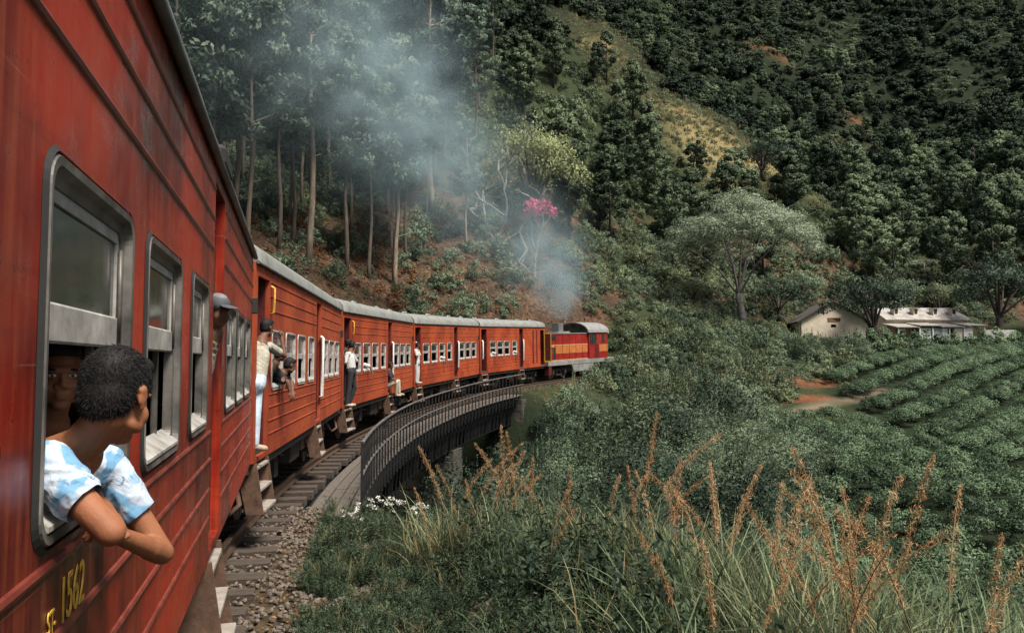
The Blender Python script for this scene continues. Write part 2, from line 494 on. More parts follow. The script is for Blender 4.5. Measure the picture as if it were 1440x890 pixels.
# ------------------------------------------------------------------ railway track: rails, sleepers, ballast
trk = tag(empty('railway_track', track(0)), kind='structure')
def to_local(o_loc, p): return Vector(p) - Vector(o_loc)
T0 = track(0)
def sweep(name, prof, s0, s1, mat, parent, origin, step=.5, t0=0.0, z0=0.0):
    """sweep a closed (t,z) profile along the track"""
    ss = np.arange(s0, s1 + 1e-6, step); n = len(prof); mb = MB(); vs = []; fs = []
    for s in ss:
        for (t, z) in prof: vs.append((track(s, t0+t, z0+z) - origin)[:])
    for i in range(len(ss)-1):
        for k in range(n):
            k2 = (k+1) % n; fs.append((i*n+k, i*n+k2, (i+1)*n+k2, (i+1)*n+k))
    fs.append(tuple(range(n))); fs.append(tuple((len(ss)-1)*n+k for k in range(n))[::-1])
    mb.add(vs, fs)
    return mb.build(name, mat, parent)
RAILP = [(-.07,-.15),(.07,-.15),(.07,-.135),(.012,-.12),(.012,-.045),(.036,-.035),(.036,-.004),(.028,0),(-.028,0),(-.036,-.004),(-.036,-.035),(-.012,-.045),(-.012,-.12),(-.07,-.135)]
for t in (-.838, .838):
    sweep('rail', RAILP, -10, 69, M['rail_steel'], trk, T0, .5, t)
slp = MB().bevbox(-1.42, 1.42, -.125, .125, -.31, -.155, .012).mesh('sleeper', M['sleeper_wood'])
k = 0
s = -8.0
while s < 68:
    c = track(s) - T0
    o = link_mesh('sleeper', slp, trk, c, (0, 0, -heading(s) + rnd.uniform(-.02, .02)), (rnd.uniform(.97, 1.03), rnd.uniform(.9, 1.1), 1))
    s += .66 + rnd.uniform(-.03, .03)
# ------------------------------------------------------------------ coaches
W2 = 1.40; ZB, ZG = .98, 3.576
WZ0, WZ1 = 1.861, 2.738
WIN_U = [(1.13,2.02),(2.28,3.20),(3.46,4.34),(4.74,5.52),(6.86,7.82),(8.02,8.98),(9.20,10.16)]
CL = 10.73
def rrect(u0, u1, z0, z1, r, n=6):
    pts = []
    for (cu, cz, a0) in ((u1-r, z0+r, -90), (u1-r, z1-r, 0), (u0+r, z1-r, 90), (u0+r, z0+r, 180)):
        for i in range(n+1):
            a = R(a0 + 90*i/n); pts.append((cu+r*math.cos(a), cz+r*math.sin(a)))
    return pts
def wall_mesh(name, outer, holes, x0, x1, mat):
    """flat wall with real openings, outer face at x1, thickness x1-x0"""
    bm = bmesh.new(); edges = []
    for loop in [outer] + holes:
        vs = [bm.verts.new((x1, u, z)) for u, z in loop]
        edges += [bm.edges.new((vs[i], vs[(i+1) % len(vs)])) for i in range(len(vs))]
    g = bmesh.ops.triangle_fill(bm, edges=edges, use_beauty=True, normal=(1, 0, 0))
    faces = [f for f in g['geom'] if isinstance(f, bmesh.types.BMFace)]
    ex = bmesh.ops.extrude_face_region(bm, geom=faces)
    for v in [v for v in ex['geom'] if isinstance(v, bmesh.types.BMVert)]: v.co.x = x0
    bmesh.ops.recalc_face_normals(bm, faces=bm.faces[:])
    me = bpy.data.meshes.new(name); bm.to_mesh(me); bm.free(); me.materials.append(mat)
    return me
def ring(mb, lo, li, xo, xi):
    """frame between outer loop lo (at x=xo) and inner loop li (at x=xi) of equal length"""
    n = len(lo)
    vs = [(xo, u, z) for u, z in lo] + [(xi, u, z) for u, z in li]
    return mb.add(vs, [(i, (i+1) % n, n+(i+1) % n, n+i) for i in range(n)])
def make_window(parent, u0, u1, style, mats, lower_open=True, fine=True):
    """window > frame, gasket, sash, glass, sill, shutter"""
    w = empty('window', (W2, (u0+u1)/2, (WZ0+WZ1)/2), 0, parent)
    hu, hz = (u1-u0)/2, (WZ1-WZ0)/2
    n = 6 if fine else 3
    r = .085
    A = rrect(-hu, hu, -hz, hz, r, n)
    def ins(d): return rrect(-hu+d, hu-d, -hz+d, hz-d, max(.02, r-d*.6), n)
    f = MB()
    ring(f, A, ins(.010), -.004, .014); ring(f, ins(.010), ins(.030), .014, .012); ring(f, ins(.030), ins(.040), .012, -.012)
    ring(f, ins(.040), ins(.066), -.012, -.016); ring(f, ins(.066), ins(.070), -.016, -.052)
    f.build('frame', mats['frame'], w)
    if fine:
        g = MB(); ring(g, rrect(-hu-.012, hu+.012, -hz-.012, hz+.012, r+.01, n), A, .0015, .012); g.build('gasket', M['gasket'], w)
    # upper sash with its glass; lower half open
    zs = hz - .40*2*hz if style != 'closed' else -hz+.13
    b = MB(); b.bevbox(-.044, -.018, -hu+.066, hu-.066, zs-.075, zs+.02, .006)
    b.box(-.042, -.022, -hu+.068, -hu+.090, zs+.02, hz-.068); b.box(-.042, -.022, hu-.090, hu-.068, zs+.02, hz-.068)
    b.box(-.042, -.022, -hu+.090, hu-.090, hz-.10, hz-.068)
    b.build('sash', mats['sash'], w)
    MB().box(-.036, -.030, -hu+.085, hu-.085, zs+.01, hz-.095).build('glass', M['glass'], w)
    sl = MB(); sl.prism([(.016, -hz+.040), (.016, -hz+.052), (-.055, -hz+.105), (-.055, -hz+.040)], 'y', -hu+.06, hu-.06)
    sl.build('sill', mats['sill'], w)
    if fine:
        st = MB(); x = hu-.17
        for k in range(2): MB().box(-.085+k*.02, -.068+k*.02, x-k*.09, x-k*.09+.03, -hz+.04, zs-.02).build('shutter_guide', M['frame_grey'], w)
        MB().box(-.085, -.06, -hu+.09, -hu+.12, -hz+.04, zs-.02).build('shutter_guide', M['frame_grey'], w)
        MB().tube([(-.014, hu-.078, zs-.06), (-.014, hu-.078, hz-.12)], .007, 6).build('guide_rod', M['frame_grey'], w)
    return w
def half_profile(n=14):
    """roof cross-section from right eave to left eave"""
    pts = []
    for i in range(n+1):
        a = math.pi*i/n
        pts.append(((W2+.03)*math.copysign(abs(math.cos(a))**.8, math.cos(a)), ZG + .47*abs(math.sin(a))**.72))
    return pts
def roof_mesh(name, L, mat, dents=0.0):
    pr = half_profile(); n = len(pr); m = int(L/.35); mb = MB(); vs = []; fs = []
    for j in range(m+1):
        y = L*j/m
        for i, (x, z) in enumerate(pr):
            dz = dents*math.sin(j*1.7+i)*math.sin(j*.6+i*2.1)
            vs.append((x + (dz if i in (0, n-1) else 0), y, z+dz))
    for j in range(m):
        for i in range(n-1): fs.append((j*n+i, j*n+i+1, (j+1)*n+i+1, (j+1)*n+i))
    fs.append(tuple(range(n))); fs.append(tuple(m*n+i for i in range(n)))
    mb.add(vs, fs, True); mb.sm[-1] = mb.sm[-2] = False
    return mb.mesh(name, mat)
def make_bogie(parent, yc):
    b = empty('bogie', (0, yc, 0), 0, parent)
    fr = MB()
    for sx in (-1, 1):
        fr.bevbox(sx*1.02-.05, sx*1.02+.05, -1.35, 1.35, .52, .68, .02)
        for y in (-.9, .9): fr.bevbox(sx*1.02-.11, sx*1.02+.11, y-.14, y+.14, .34, .62, .02)
        for y in (-.28, .28):
            for k in range(5): fr.tube([(sx*1.02, y, .30+k*.055), (sx*1.02, y, .33+k*.055)], .075, 8)
        fr.bevbox(sx*1.02-.06, sx*1.02+.06, -.45, .45, .22, .30, .01)
        fr.tube([(sx*1.10, -1.25, .5), (sx*1.12, -1.5, .3)], .03, 6)
    fr.box(-1.0, 1.0, -.15, .15, .55, .75)
    fr.build('bogie_frame', M['underframe'], b)
    for y in (-.9, .9):
        for sx in (-1, 1):
            w = MB()
            w.tube([(sx*.78, y, .457), (sx*.80, y, .457), (sx*.80, y, .457), (sx*.92, y, .457), (sx*.92, y, .457)], [.48, .48, .455, .445, .12], 24, smooth=False)
            w.build('wheel', M['wheel_steel'], b)
        MB().tube([(-.8, y, .457), (.8, y, .457)], .07, 8).build('axle', M['wheel_steel'], b)
def make_steps(parent, u0, u1, zt=.93, dark=True):
    st = empty('boarding_step', (W2, (u0+u1)/2, 0), 0, parent)
    hw = (u1-u0)/2
    for k, (z, xo) in enumerate(((.90, .01), (.62, .06), (.36, .12))):
        MB().bevbox(-.22+xo*.5, .02+xo, -hw, hw, z-.02, z+.02, .006).build('tread', M['step_wood'], st)
    for y in (-hw-.02, hw+.02):
        MB().prism([(-.24, .97), (.02, .97), (.12, .32), (-.10, .32)], 'y', y-.018, y+.018).build('side_plate', M['rusty'], st)
def make_coach(P, head, zs, near, label, kind='std'):
    """P = near right-hand corner of the body in plan"""
    nrm = Vector((math.cos(head), -math.sin(head), 0))
    base = Vector((P[0], P[1], 0)) - nrm*W2
    root = empty('railway_coach', (base.x, base.y, zs[0]), -head)
    root.rotation_euler = (math.atan2(zs[1]-zs[0], CL), 0, -head)
    tag(root, label, 'train coach', 'coaches of the red train')
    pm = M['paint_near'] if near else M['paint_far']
    mats = {'frame': M['frame_grey'] if near else M['frame_white'], 'sash': M['frame_white'], 'sill': M['frame_white']}
    fine = near
    wins = list(WIN_U)
    D0 = (.14, .92); D1 = (5.90, 6.60)
    holes = []
    if near: wins[0] = (1.00, 1.86)
    if kind == 'van':
        wins = [(1.35,2.25),(2.42,3.32),(3.46,4.34),(4.74,5.52)]
    for (a, b) in wins: holes.append(rrect(a+.012, b-.012, WZ0+.012, WZ1-.012, .08, 6 if near else 3))
    holes.append([(D0[0], ZB+.06), (D0[1], ZB+.06), (D0[1], ZG-.16), (D0[0], ZG-.16)])
    holes.append([(D1[0], ZB+.06), (D1[1], ZB+.06), (D1[1], ZG-.12), (D1[0], ZG-.12)])
    extra = []
    if kind == 'van':
        extra = [(8.25, 8.50, 1.25, 3.40), (8.95, 9.15, 1.25, 3.40)]
        holes.append([(9.75, ZB+.06), (10.5, ZB+.06), (10.5, ZG-.2), (9.75, ZG-.2)])
    outer = [(0, ZB), (CL, ZB), (CL, ZG), (0, ZG)]
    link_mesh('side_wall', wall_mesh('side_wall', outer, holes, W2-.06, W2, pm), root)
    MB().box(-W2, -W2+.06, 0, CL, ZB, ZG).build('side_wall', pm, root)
    # ends with gangway opening
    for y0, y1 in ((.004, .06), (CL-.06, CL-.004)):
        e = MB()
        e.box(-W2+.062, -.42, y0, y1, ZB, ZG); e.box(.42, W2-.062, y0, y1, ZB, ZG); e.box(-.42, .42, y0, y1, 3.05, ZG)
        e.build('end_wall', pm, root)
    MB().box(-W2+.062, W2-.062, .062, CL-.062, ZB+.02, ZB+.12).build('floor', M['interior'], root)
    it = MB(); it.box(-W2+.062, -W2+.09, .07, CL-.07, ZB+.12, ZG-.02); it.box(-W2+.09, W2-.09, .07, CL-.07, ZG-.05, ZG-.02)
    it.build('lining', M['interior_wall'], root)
    link_mesh('roof', roof_mesh('roof', CL, M['roof_dark'] if near else M['roof_grey'], .006 if near else .0), root)
    gu = MB(); gu.tube([(W2+.028, 0, ZG-.004), (W2+.028, CL, ZG-.004)], .022 if not near else .028, 8)
    gu.build('gutter', M['roof_dark'], root)
    rv = link_mesh
    for y in (1.0, 4.2, 7.6, 9.9):
        v = MB(); v.tube([(.62, y-.26, ZG+.40), (.62, y-.2, ZG+.47), (.62, y+.2, ZG+.47), (.62, y+.26, ZG+.40)], .05, 8); v.build('roof_vent', M['roof_grey'], root)
    if not near:
        MB().tube([(W2-.12, .25, ZG+.2), (W2-.15, .45, ZG+.27), (W2-.15, 1.1, ZG+.27), (W2-.12, 1.5, ZG+.19)], .018, 6).build('roof_handrail', M['underframe'], root)
    if near: MB().bevbox(W2-.10, W2+.05, 6.0, 6.6, ZG+.02, ZG+.17, .03).build('roof_vent', M['gasket'], root)
    # beads (pressed mouldings), interrupted by the doors
    spans = [(D0[1]+.06, D1[0]-.05), (D1[1]+.05, CL-.02)]
    if kind == 'van': spans = [(D0[1]+.06, D1[0]-.05), (D1[1]+.05, 9.65)]
    for z in (1.817, 1.640, 1.450, 1.268, 3.00, 3.20, 3.40):
        for (a, b) in spans:
            MB().prism([(W2-.002, z-.015), (W2+.007, z-.011), (W2+.011, z), (W2+.007, z+.011), (W2-.002, z+.015)], 'y', a, b).build('bead', M['bead'] if near else pm, root)
    for (a, b) in wins: make_window(root, a, b, 'half', mats, True, fine)
    for (a, b, z0, z1) in extra: MB().bevbox(W2-.03, W2+.012, a, b, z0, z1, .005).build('door_leaf', M['paint_dark'], root)
    # entrance doors: closed recessed middle door, open end doorway
    d = empty('door', (W2-.20, (D1[0]+D1[1])/2, 0), 0, root)
    if not near:
        MB().box(-.02, .02, -.35, .35, ZB+.06, ZG-.12).build('door_leaf', M['paint_dark'], d)
        MB().bevbox(.018, .034, -.22, .22, 2.05, 2.85, .006).build('door_window', M['glass'], d)
    j = MB()
    for y in (-.375, .352): j.box(-.02, .138, y, y+.023, ZB+.06, ZG-.12)
    j.box(-.02, .138, -.352, .352, ZG-.12, ZG-.10)
    j.build('door_jamb', M['paint_dark'], d)
    for yy in (() if near else (D1[1]-.06,)):
        h = MB(); h.tube([(W2+.0, yy, 1.5), (W2+.05, yy, 1.53), (W2+.05, yy, 2.75), (W2, yy, 2.78)], .016 if near else .035, 6)
        h.build('handrail', M['white_paint'] if not near else M['frame_grey'], root)
    ev = MB()
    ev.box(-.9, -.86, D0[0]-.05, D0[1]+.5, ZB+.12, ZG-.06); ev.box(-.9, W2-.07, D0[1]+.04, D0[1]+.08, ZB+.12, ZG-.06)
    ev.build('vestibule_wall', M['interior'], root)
    dj = MB()
    for y in (D0[0]-.022, D0[1]+.002): dj.box(W2-.30, W2-.002, y, y+.02, ZB+.06, ZG-.16)
    dj.build('door_jamb', M['paint_dark'], root)
    hr = MB(); yy = D0[0]+.36 if (not near and kind == 'bar') else D0[1]+.10
    if kind in ('bar', 'van'):
        hr.tube([(W2-.03, .30, 1.75), (W2+.03, .30, 1.8), (W2+.03, .30, 2.75), (W2-.03, .30, 2.8)], .04, 6); hr.build('handrail', M['white_paint'], root)
    else:
        hr.tube([(W2, yy, 2.95), (W2+.05, yy, 2.98), (W2+.05, yy, 3.32), (W2, yy, 3.35)], .018, 6); hr.build('handrail', M['yellow_paint'], root)
    # underframe
    so = MB(); so.box(W2-.14, W2-.06, .02, CL-.02, ZB-.14, ZB-.002); so.box(-W2+.06, -W2+.14, .02, CL-.02, ZB-.14, ZB-.002)
    for y in np.linspace(.3, CL-.3, 9): so.box(-W2+.14, W2-.14, y-.05, y+.05, ZB-.12, ZB-.002)
    so.build('sole_bar', M['underframe'], root)
    make_bogie(root, 2.3); make_bogie(root, CL-2.1)
    for k, (a, b, z0) in enumerate(((4.3, 5.3, .42), (5.55, 6.3, .50), (6.5, 7.3, .38))):
        bx = MB(); bx.bevbox(.55, 1.18, a, b, z0, .86, .02)
        bx.box(.6, .64, a+.1, a+.16, .86, ZB-.13); bx.box(1.1, 1.14, b-.2, b-.14, .86, ZB-.13)
        bx.build('equipment_box', M['underframe'] if k != 1 else M['rusty'], root)
    ph = MB()
    for (a, b) in ((3.4, 7.6),): ph.tube([(1.0, a, .75), (1.05, (a+b)/2, .34), (1.0, b, .75)], .025, 6)
    ph.tube([(1.22, .5, .86), (1.26, 4, .84), (1.22, 9.8, .86)], .022, 6)
    ph.tube([(1.1, .25, .9), (1.22, .1, .45), (1.15, -.15, .38), (1.05, -.3, .62)], .035, 8)
    ph.build('brake_pipe', M['rusty'], root)
    make_steps(root, D0[0]+.02, D0[1]-.02); make_steps(root, D1[0]+.04, D1[1]-.04)
    hb = MB(); hb.bevbox(1.02, 1.32, .98, 1.30, .30, .96, .015); hb.build('hanging_plate', M['rusty'], root)
    for sx in (-.85, .85):
        bf = MB(); bf.tube([(sx, CL-.05, 1.02), (sx, CL+.12, 1.02), (sx, CL+.12, 1.02), (sx, CL+.16, 1.02)], [.09, .09, .22, .22], 14); bf.build('buffer', M['underframe'], root)
    # gangway bellows between coaches
    gw = MB()
    for k in range(4): gw.box(-.5, .5, CL+.002+k*.09, CL+.05+k*.09, ZB+.1, 3.1)
    gw.build('gangway', M['rubber'], root)
    if fine or True:
        lp = MB(); lp.bevbox(W2-.02, W2+.07, CL-.16, CL-.08, 2.86, 3.06, .01); lp.build('end_lamp', M['gasket'], root)
    return root
FIT = [(None, -15.5), ((-3.31,10.08), -6.54), ((-4.54,21.04), 2.80), ((-3.98,32.06), 11.81), ((-1.70,42.85), 21.71)]
h1 = R(-15.5)
P1 = Vector((-.501+.267*.43, -.9636*.43-.139))
coach1 = make_coach(P1, h1, (0, 0), True, 'red coach with a boy leaning out of its window, number 1562 below')
LBL = [None, 'orange red coach next to the boy\'s coach, man standing in its open end doorway',
       'red coach with a white shirted man standing on its entrance step',
       'red coach with white handrails, two coaches behind the locomotive',
       'red coach coupled straight to the diesel locomotive, luggage section at its end']
coaches = [coach1]
SOFF = [0, 10.7, 21.7, 32.7, 43.8, 54.6]
for i in range(1, 5):
    P, h = FIT[i]
    coaches.append(make_coach(P, R(h), (zprof(SOFF[i]), zprof(SOFF[i+1])), False, LBL[i], {1: 'std', 2: 'std', 3: 'bar', 4: 'van'}[i]))
# ------------------------------------------------------------------ vegetation
leaf_mat('leaf_euc', (0.017,0.033,0.026), (0.198,0.259,0.184), .6, .28)
leaf_mat('leaf_conic', (0.012,0.026,0.017), (0.179,0.228,0.130), .6, .25)
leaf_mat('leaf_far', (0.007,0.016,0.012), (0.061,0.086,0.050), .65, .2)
leaf_mat('leaf_dark', (0.007,0.017,0.012), (0.056,0.082,0.054), .5, .2)
leaf_mat('leaf_shrub', (0.017,0.034,0.022), (0.200,0.258,0.162), .6, .3)
leaf_mat('leaf_pale', (0.028,0.040,0.020), (0.246,0.286,0.161), .55, .3)
leaf_mat('leaf_tea', (0.014,0.031,0.017), (0.153,0.223,0.124), .5, .25)
leaf_mat('leaf_umbrella', (.065,.095,.055), (.42,.48,.34), .55, .3)
leaf_mat('leaf_lime', (0.042,0.056,0.025), (0.324,0.360,0.181), .55, .3)
leaf_mat('blossom', (.30,.02,.08), (.62,.10,.22), .6, .35)
leaf_mat('grass_green', (0.014,0.031,0.015), (0.173,0.234,0.124), .5, .35)
leaf_mat('grass_dry', (.10,.09,.04), (.30,.25,.13), .6, .3)
leaf_mat('plume', (.36,.15,.055), (.70,.45,.25), .7, .35)
leaf_mat('weed', (.010,.022,.014), (.085,.118,.068), .5, .3)
leaf_mat('dead_leaf', (.05,.025,.014), (.27,.13,.06), .8, .1)
leaf_mat('flower_white', (.55,.55,.48), (.80,.80,.74), .6, .2)
simple('bark_pale', (.30,.24,.18), .9, 0, .5, 1.6, .5, (.11,.075,.05), (6,6,1))
simple('bark_dark', (.055,.045,.035), .95, 0, .4, 5, .6, None, (6,6,1))
simple('bark_white', (.26,.25,.23), .9, 0, .35, 3, .4, (.10,.09,.08))
simple('stem_green', (.05,.07,.03), .7)

def unit(v): return v/np.maximum(np.linalg.norm(v, axis=-1, keepdims=True), 1e-9)
def leaf_quads(c, out, size, r, aspect=.42, spread=.8, droop=0.0, soft=.75, nout=None):
    """kite-shaped leaves at points c facing roughly along out"""
    n = len(c)
    nr = unit(out + r.normal(size=(n, 3))*spread)
    a = r.normal(size=(n, 3)); a[:, 2] -= droop
    ax = unit(a - (a*nr).sum(-1, keepdims=True)*nr)
    bx = np.cross(nr, ax)
    L = size*r.uniform(.6, 1.3, (n, 1)); Wd = L*aspect*r.uniform(.7, 1.2, (n, 1))
    bend = nr*L*r.uniform(-.15, .05, (n, 1))
    flip = ((nr*out).sum(-1) < 0); bx = np.where(flip[:, None], -bx, bx)
    fn = np.where(flip[:, None], -nr, nr)
    vn = unit((out if nout is None else nout)*soft + fn*(1-soft))       # soft shading normals follow the clump
    return np.stack([c - ax*L*.5, c - bx*Wd*.5 + ax*L*.05, c + ax*L*.5 + bend, c + bx*Wd*.5 + ax*L*.05, vn], 1)
def clump_leaves(cc, rad, per, size, r, aspect=.42, spread=.8, droop=0.0, up=.35, squash=.75, shell=.45):
    """leaves scattered in ellipsoidal clumps at centres cc with radii rad"""
    cc = np.asarray(cc, float); rad = np.broadcast_to(np.asarray(rad, float), (len(cc),))
    k = np.repeat(np.arange(len(cc)), per)
    d = unit(r.normal(size=(len(k), 3)))
    q = r.uniform(shell, 1, (len(k), 1))**.6
    p = cc[k] + d*q*rad[k][:, None]*np.array([1, 1, squash])
    o = unit(d + np.array([0, 0, up]))
    g = p - p.mean(0); g[:, 2] *= .6
    return leaf_quads(p, o, size, r, aspect, spread, droop, .75, unit(o*.8 + unit(g)*.5))
def euc_variant(seed, H=18.0, dense=1.0):
    r = np.random.default_rng(seed)
    cc = []; rad = []; mb = MB()
    lean = r.uniform(-.5, .5, 2)
    tr = [(lean[0]*(z/H)**2 + .10*math.sin(z*.7+seed), lean[1]*(z/H)**2 + .10*math.cos(z*.6+seed), z) for z in np.linspace(-.6, H*.96, 10)]
    mb.tube(tr, list(np.linspace(.20, .035, 10)), 7)
    nb = int(44*dense)
    for i in range(nb):
        f = r.uniform(.36, 1.0)**.85; z = H*f
        b = np.array([np.interp(z, [p[2] for p in tr], [p[0] for p in tr]), np.interp(z, [p[2] for p in tr], [p[1] for p in tr]), z*.985])
        w = 2.6*math.sin(math.pi*min(1, (1.06-f)/.80))**.8 + .25
        th = r.uniform(0, 6.28); q = w*r.uniform(.35, 1.0)
        e = b + np.array([math.cos(th)*q, math.sin(th)*q, r.uniform(.2, 1.3)])
        mid = (b+e)/2 + np.array([0, 0, -.15])
        mb.tube([b - np.array([0, 0, .3]), mid, e], [.045, .03, .012], 4, False)
        cc.append(e); rad.append(r.uniform(.65, 1.15)*(.65+.5*(1-f)))
        if r.random() < .5: cc.append(b*.4+e*.6 + r.normal(size=3)*.3); rad.append(.6)
    for i in range(4):                      # dead lower snags
        z = H*r.uniform(.18, .4); th = r.uniform(0, 6.28); L = r.uniform(.6, 1.8)
        mb.tube([(0, 0, z), (math.cos(th)*L, math.sin(th)*L, z+.35*L)], [.03, .01], 4, False)
    V = clump_leaves(cc, rad, 120, .40, r, .45, .7, .6, .4, .85, .3)
    return mb.mesh('trunk', M['bark_pale']), quads_mesh('crown', V, M['leaf_euc'])
def conic_variant(seed, H=9.5, wid=2.3, mat='leaf_conic'):
    r = np.random.default_rng(seed)
    mb = MB(); mb.tube([(0, 0, -.5), (.05, .04, H*.5), (0, 0, H*.93)], [.16, .10, .02], 6)
    cc = []; rad = []
    for i in range(52):
        f = r.uniform(.30, 1.0); z = H*f
        w = wid*(math.sin(math.pi*min(1, (1.04-f)/.84))**.75)*.9
        th = r.uniform(0, 6.28); q = w*r.uniform(.4, 1)
        cc.append((math.cos(th)*q, math.sin(th)*q, z)); rad.append(r.uniform(.5, .85)*(1.1-.45*f))
        if i % 4 == 0: mb.tube([(0, 0, z*.9), (math.cos(th)*q*.8, math.sin(th)*q*.8, z)], [.035, .012], 4, False)
    V = clump_leaves(cc, rad, 95, .36, r, .5, .6, .2, .5, .9, .4)
    return mb.mesh('trunk', M['bark_dark']), quads_mesh('crown', V, M[mat])
def round_variant(seed, H, wid, mat, nclump=60, per=50, size=.3, base=.25, bark='bark_dark', flat=.8):
    """broad-leaved tree with limbs that fork to its leaf clumps"""
    r = np.random.default_rng(seed)
    mb = MB(); cc = []; rad = []
    hb = H*base
    mb.tube([(0, 0, -.5), (.06*wid, .02*wid, hb), (.03*wid, .05*wid, H*.62)], [.055*H**.8, .042*H**.8, .012*H**.8], 8)
    for i in range(9):
        th = i*2.4 + r.uniform(-.3, .3); q = wid*r.uniform(.45, .8); z1 = hb + (H-hb)*r.uniform(.35, .8)
        mb.tube([(.05*wid, .02*wid, hb*r.uniform(.8, 1.4)), (math.cos(th)*q*.45, math.sin(th)*q*.45, hb+(z1-hb)*.62), (math.cos(th)*q, math.sin(th)*q, z1)], [.02*H**.8, .013*H**.8, .005*H**.8], 5, False)
    for i in range(nclump):
        d = unit(r.normal(size=3)); d[2] = abs(d[2])*1.0 - .28
        q = r.uniform(.55, 1.0)
        lump = 1 + .22*math.sin(3*math.atan2(d[1], d[0]) + seed) + .12*math.sin(5*d[2]*3+seed)
        cc.append((d[0]*wid*q*lump, d[1]*wid*q*lump, hb + (H-hb)*(.42 + .55*d[2]*q*lump*flat)))
        rad.append(r.uniform(.16, .30)*wid)
    V = clump_leaves(cc, rad, per, size, r, .5, .75, .1, .6, .7, .4)
    return mb.mesh('trunk', M[bark]), quads_mesh('crown', V, M[mat])
def shrub_mesh(seed, H, wid, mat, ncl=26, per=55, size=.16, spiky=0.0, aspect=.38):
    r = np.random.default_rng(seed); cc = []; rad = []
    for i in range(ncl):
        th = r.uniform(0, 6.28); q = wid*math.sqrt(r.uniform(0, 1)); z = H*(1-(q/wid)**2*.75)*r.uniform(.25, 1)
        cc.append((math.cos(th)*q, math.sin(th)*q, z)); rad.append(r.uniform(.18, .34)*wid)
    V = clump_leaves(cc, rad, per, size, r, aspect, .8, .2, .7, 1.0, .2)
    if spiky:
        cs = []; os_ = []
        for i in range(int(30*spiky)):
            th = r.uniform(0, 6.28); q = wid*r.uniform(.1, 1); z0 = H*(1-(q/wid)**2*.7); L = H*r.uniform(.15, .4)
            for j in range(14):
                f = j/14; cs.append((math.cos(th)*q*(1+.1*f), math.sin(th)*q*(1+.1*f), z0+L*f)); os_.append((math.cos(th)+r.normal()*.5, math.sin(th)+r.normal()*.5, .4))
        V = np.concatenate([V, leaf_quads(np.array(cs), unit(np.array(os_)), size*.8, r, aspect, .7)])
    return quads_mesh('foliage', V, M[mat])
def blades_mesh(seed, n, L, spread, mat, w=.012, arch=.6, seg=4):
    """clump of arching grass blades, each blade a tapering strip"""
    r = np.random.default_rng(seed); Q = []
    for i in range(n):
        th = r.uniform(0, 6.28); b = np.array([r.normal()*spread, r.normal()*spread, -.05])
        d = np.array([math.cos(th), math.sin(th), 0]); sd = np.array([-d[1], d[0], 0])
        l = L*r.uniform(.45, 1.15); a = arch*r.uniform(.3, 1.2)
        pts = []
        for j in range(seg+1):
            f = j/seg
            pts.append(b + d*l*a*f**1.8*.75 + np.array([0, 0, l*(f - .45*a*f**2.6)]))
        for j in range(seg):
            w0 = w*(1-(j/seg)**1.6); w1 = w*(1-((j+1)/seg)**1.6)
            Q.append([pts[j]-sd*w0, pts[j]+sd*w0, pts[j+1]+sd*w1, pts[j+1]-sd*w1])
    V = np.array(Q).reshape(n*seg, 4, 3)
    return quads_mesh('blades', V, M[mat])
def weed_mesh(seed, H, nst, mat, size=.06):
    """leafy upright weed: several stems with feathery leaves"""
    r = np.random.default_rng(seed); cs = []; os_ = []
    for i in range(nst):
        th = r.uniform(0, 6.28); ln = r.uniform(.1, .45); h = H*r.uniform(.6, 1.1)
        b = np.array([r.normal()*.08, r.normal()*.08, 0])
        for j in range(34):
            f = (j+1)/34; p = b + np.array([math.cos(th)*ln*f*h, math.sin(th)*ln*f*h, h*f])
            a = j*2.4; o = np.array([math.cos(a), math.sin(a), .5])
            cs.append(p + o*size*(1.1-.5*f)*r.uniform(.4, 1.3)); os_.append(np.array([r.normal()*.5, r.normal()*.5, 1]))
    return quads_mesh('weed', leaf_quads(np.array(cs), unit(np.array(os_)), size*1.9, r, .33, .5), M[mat])

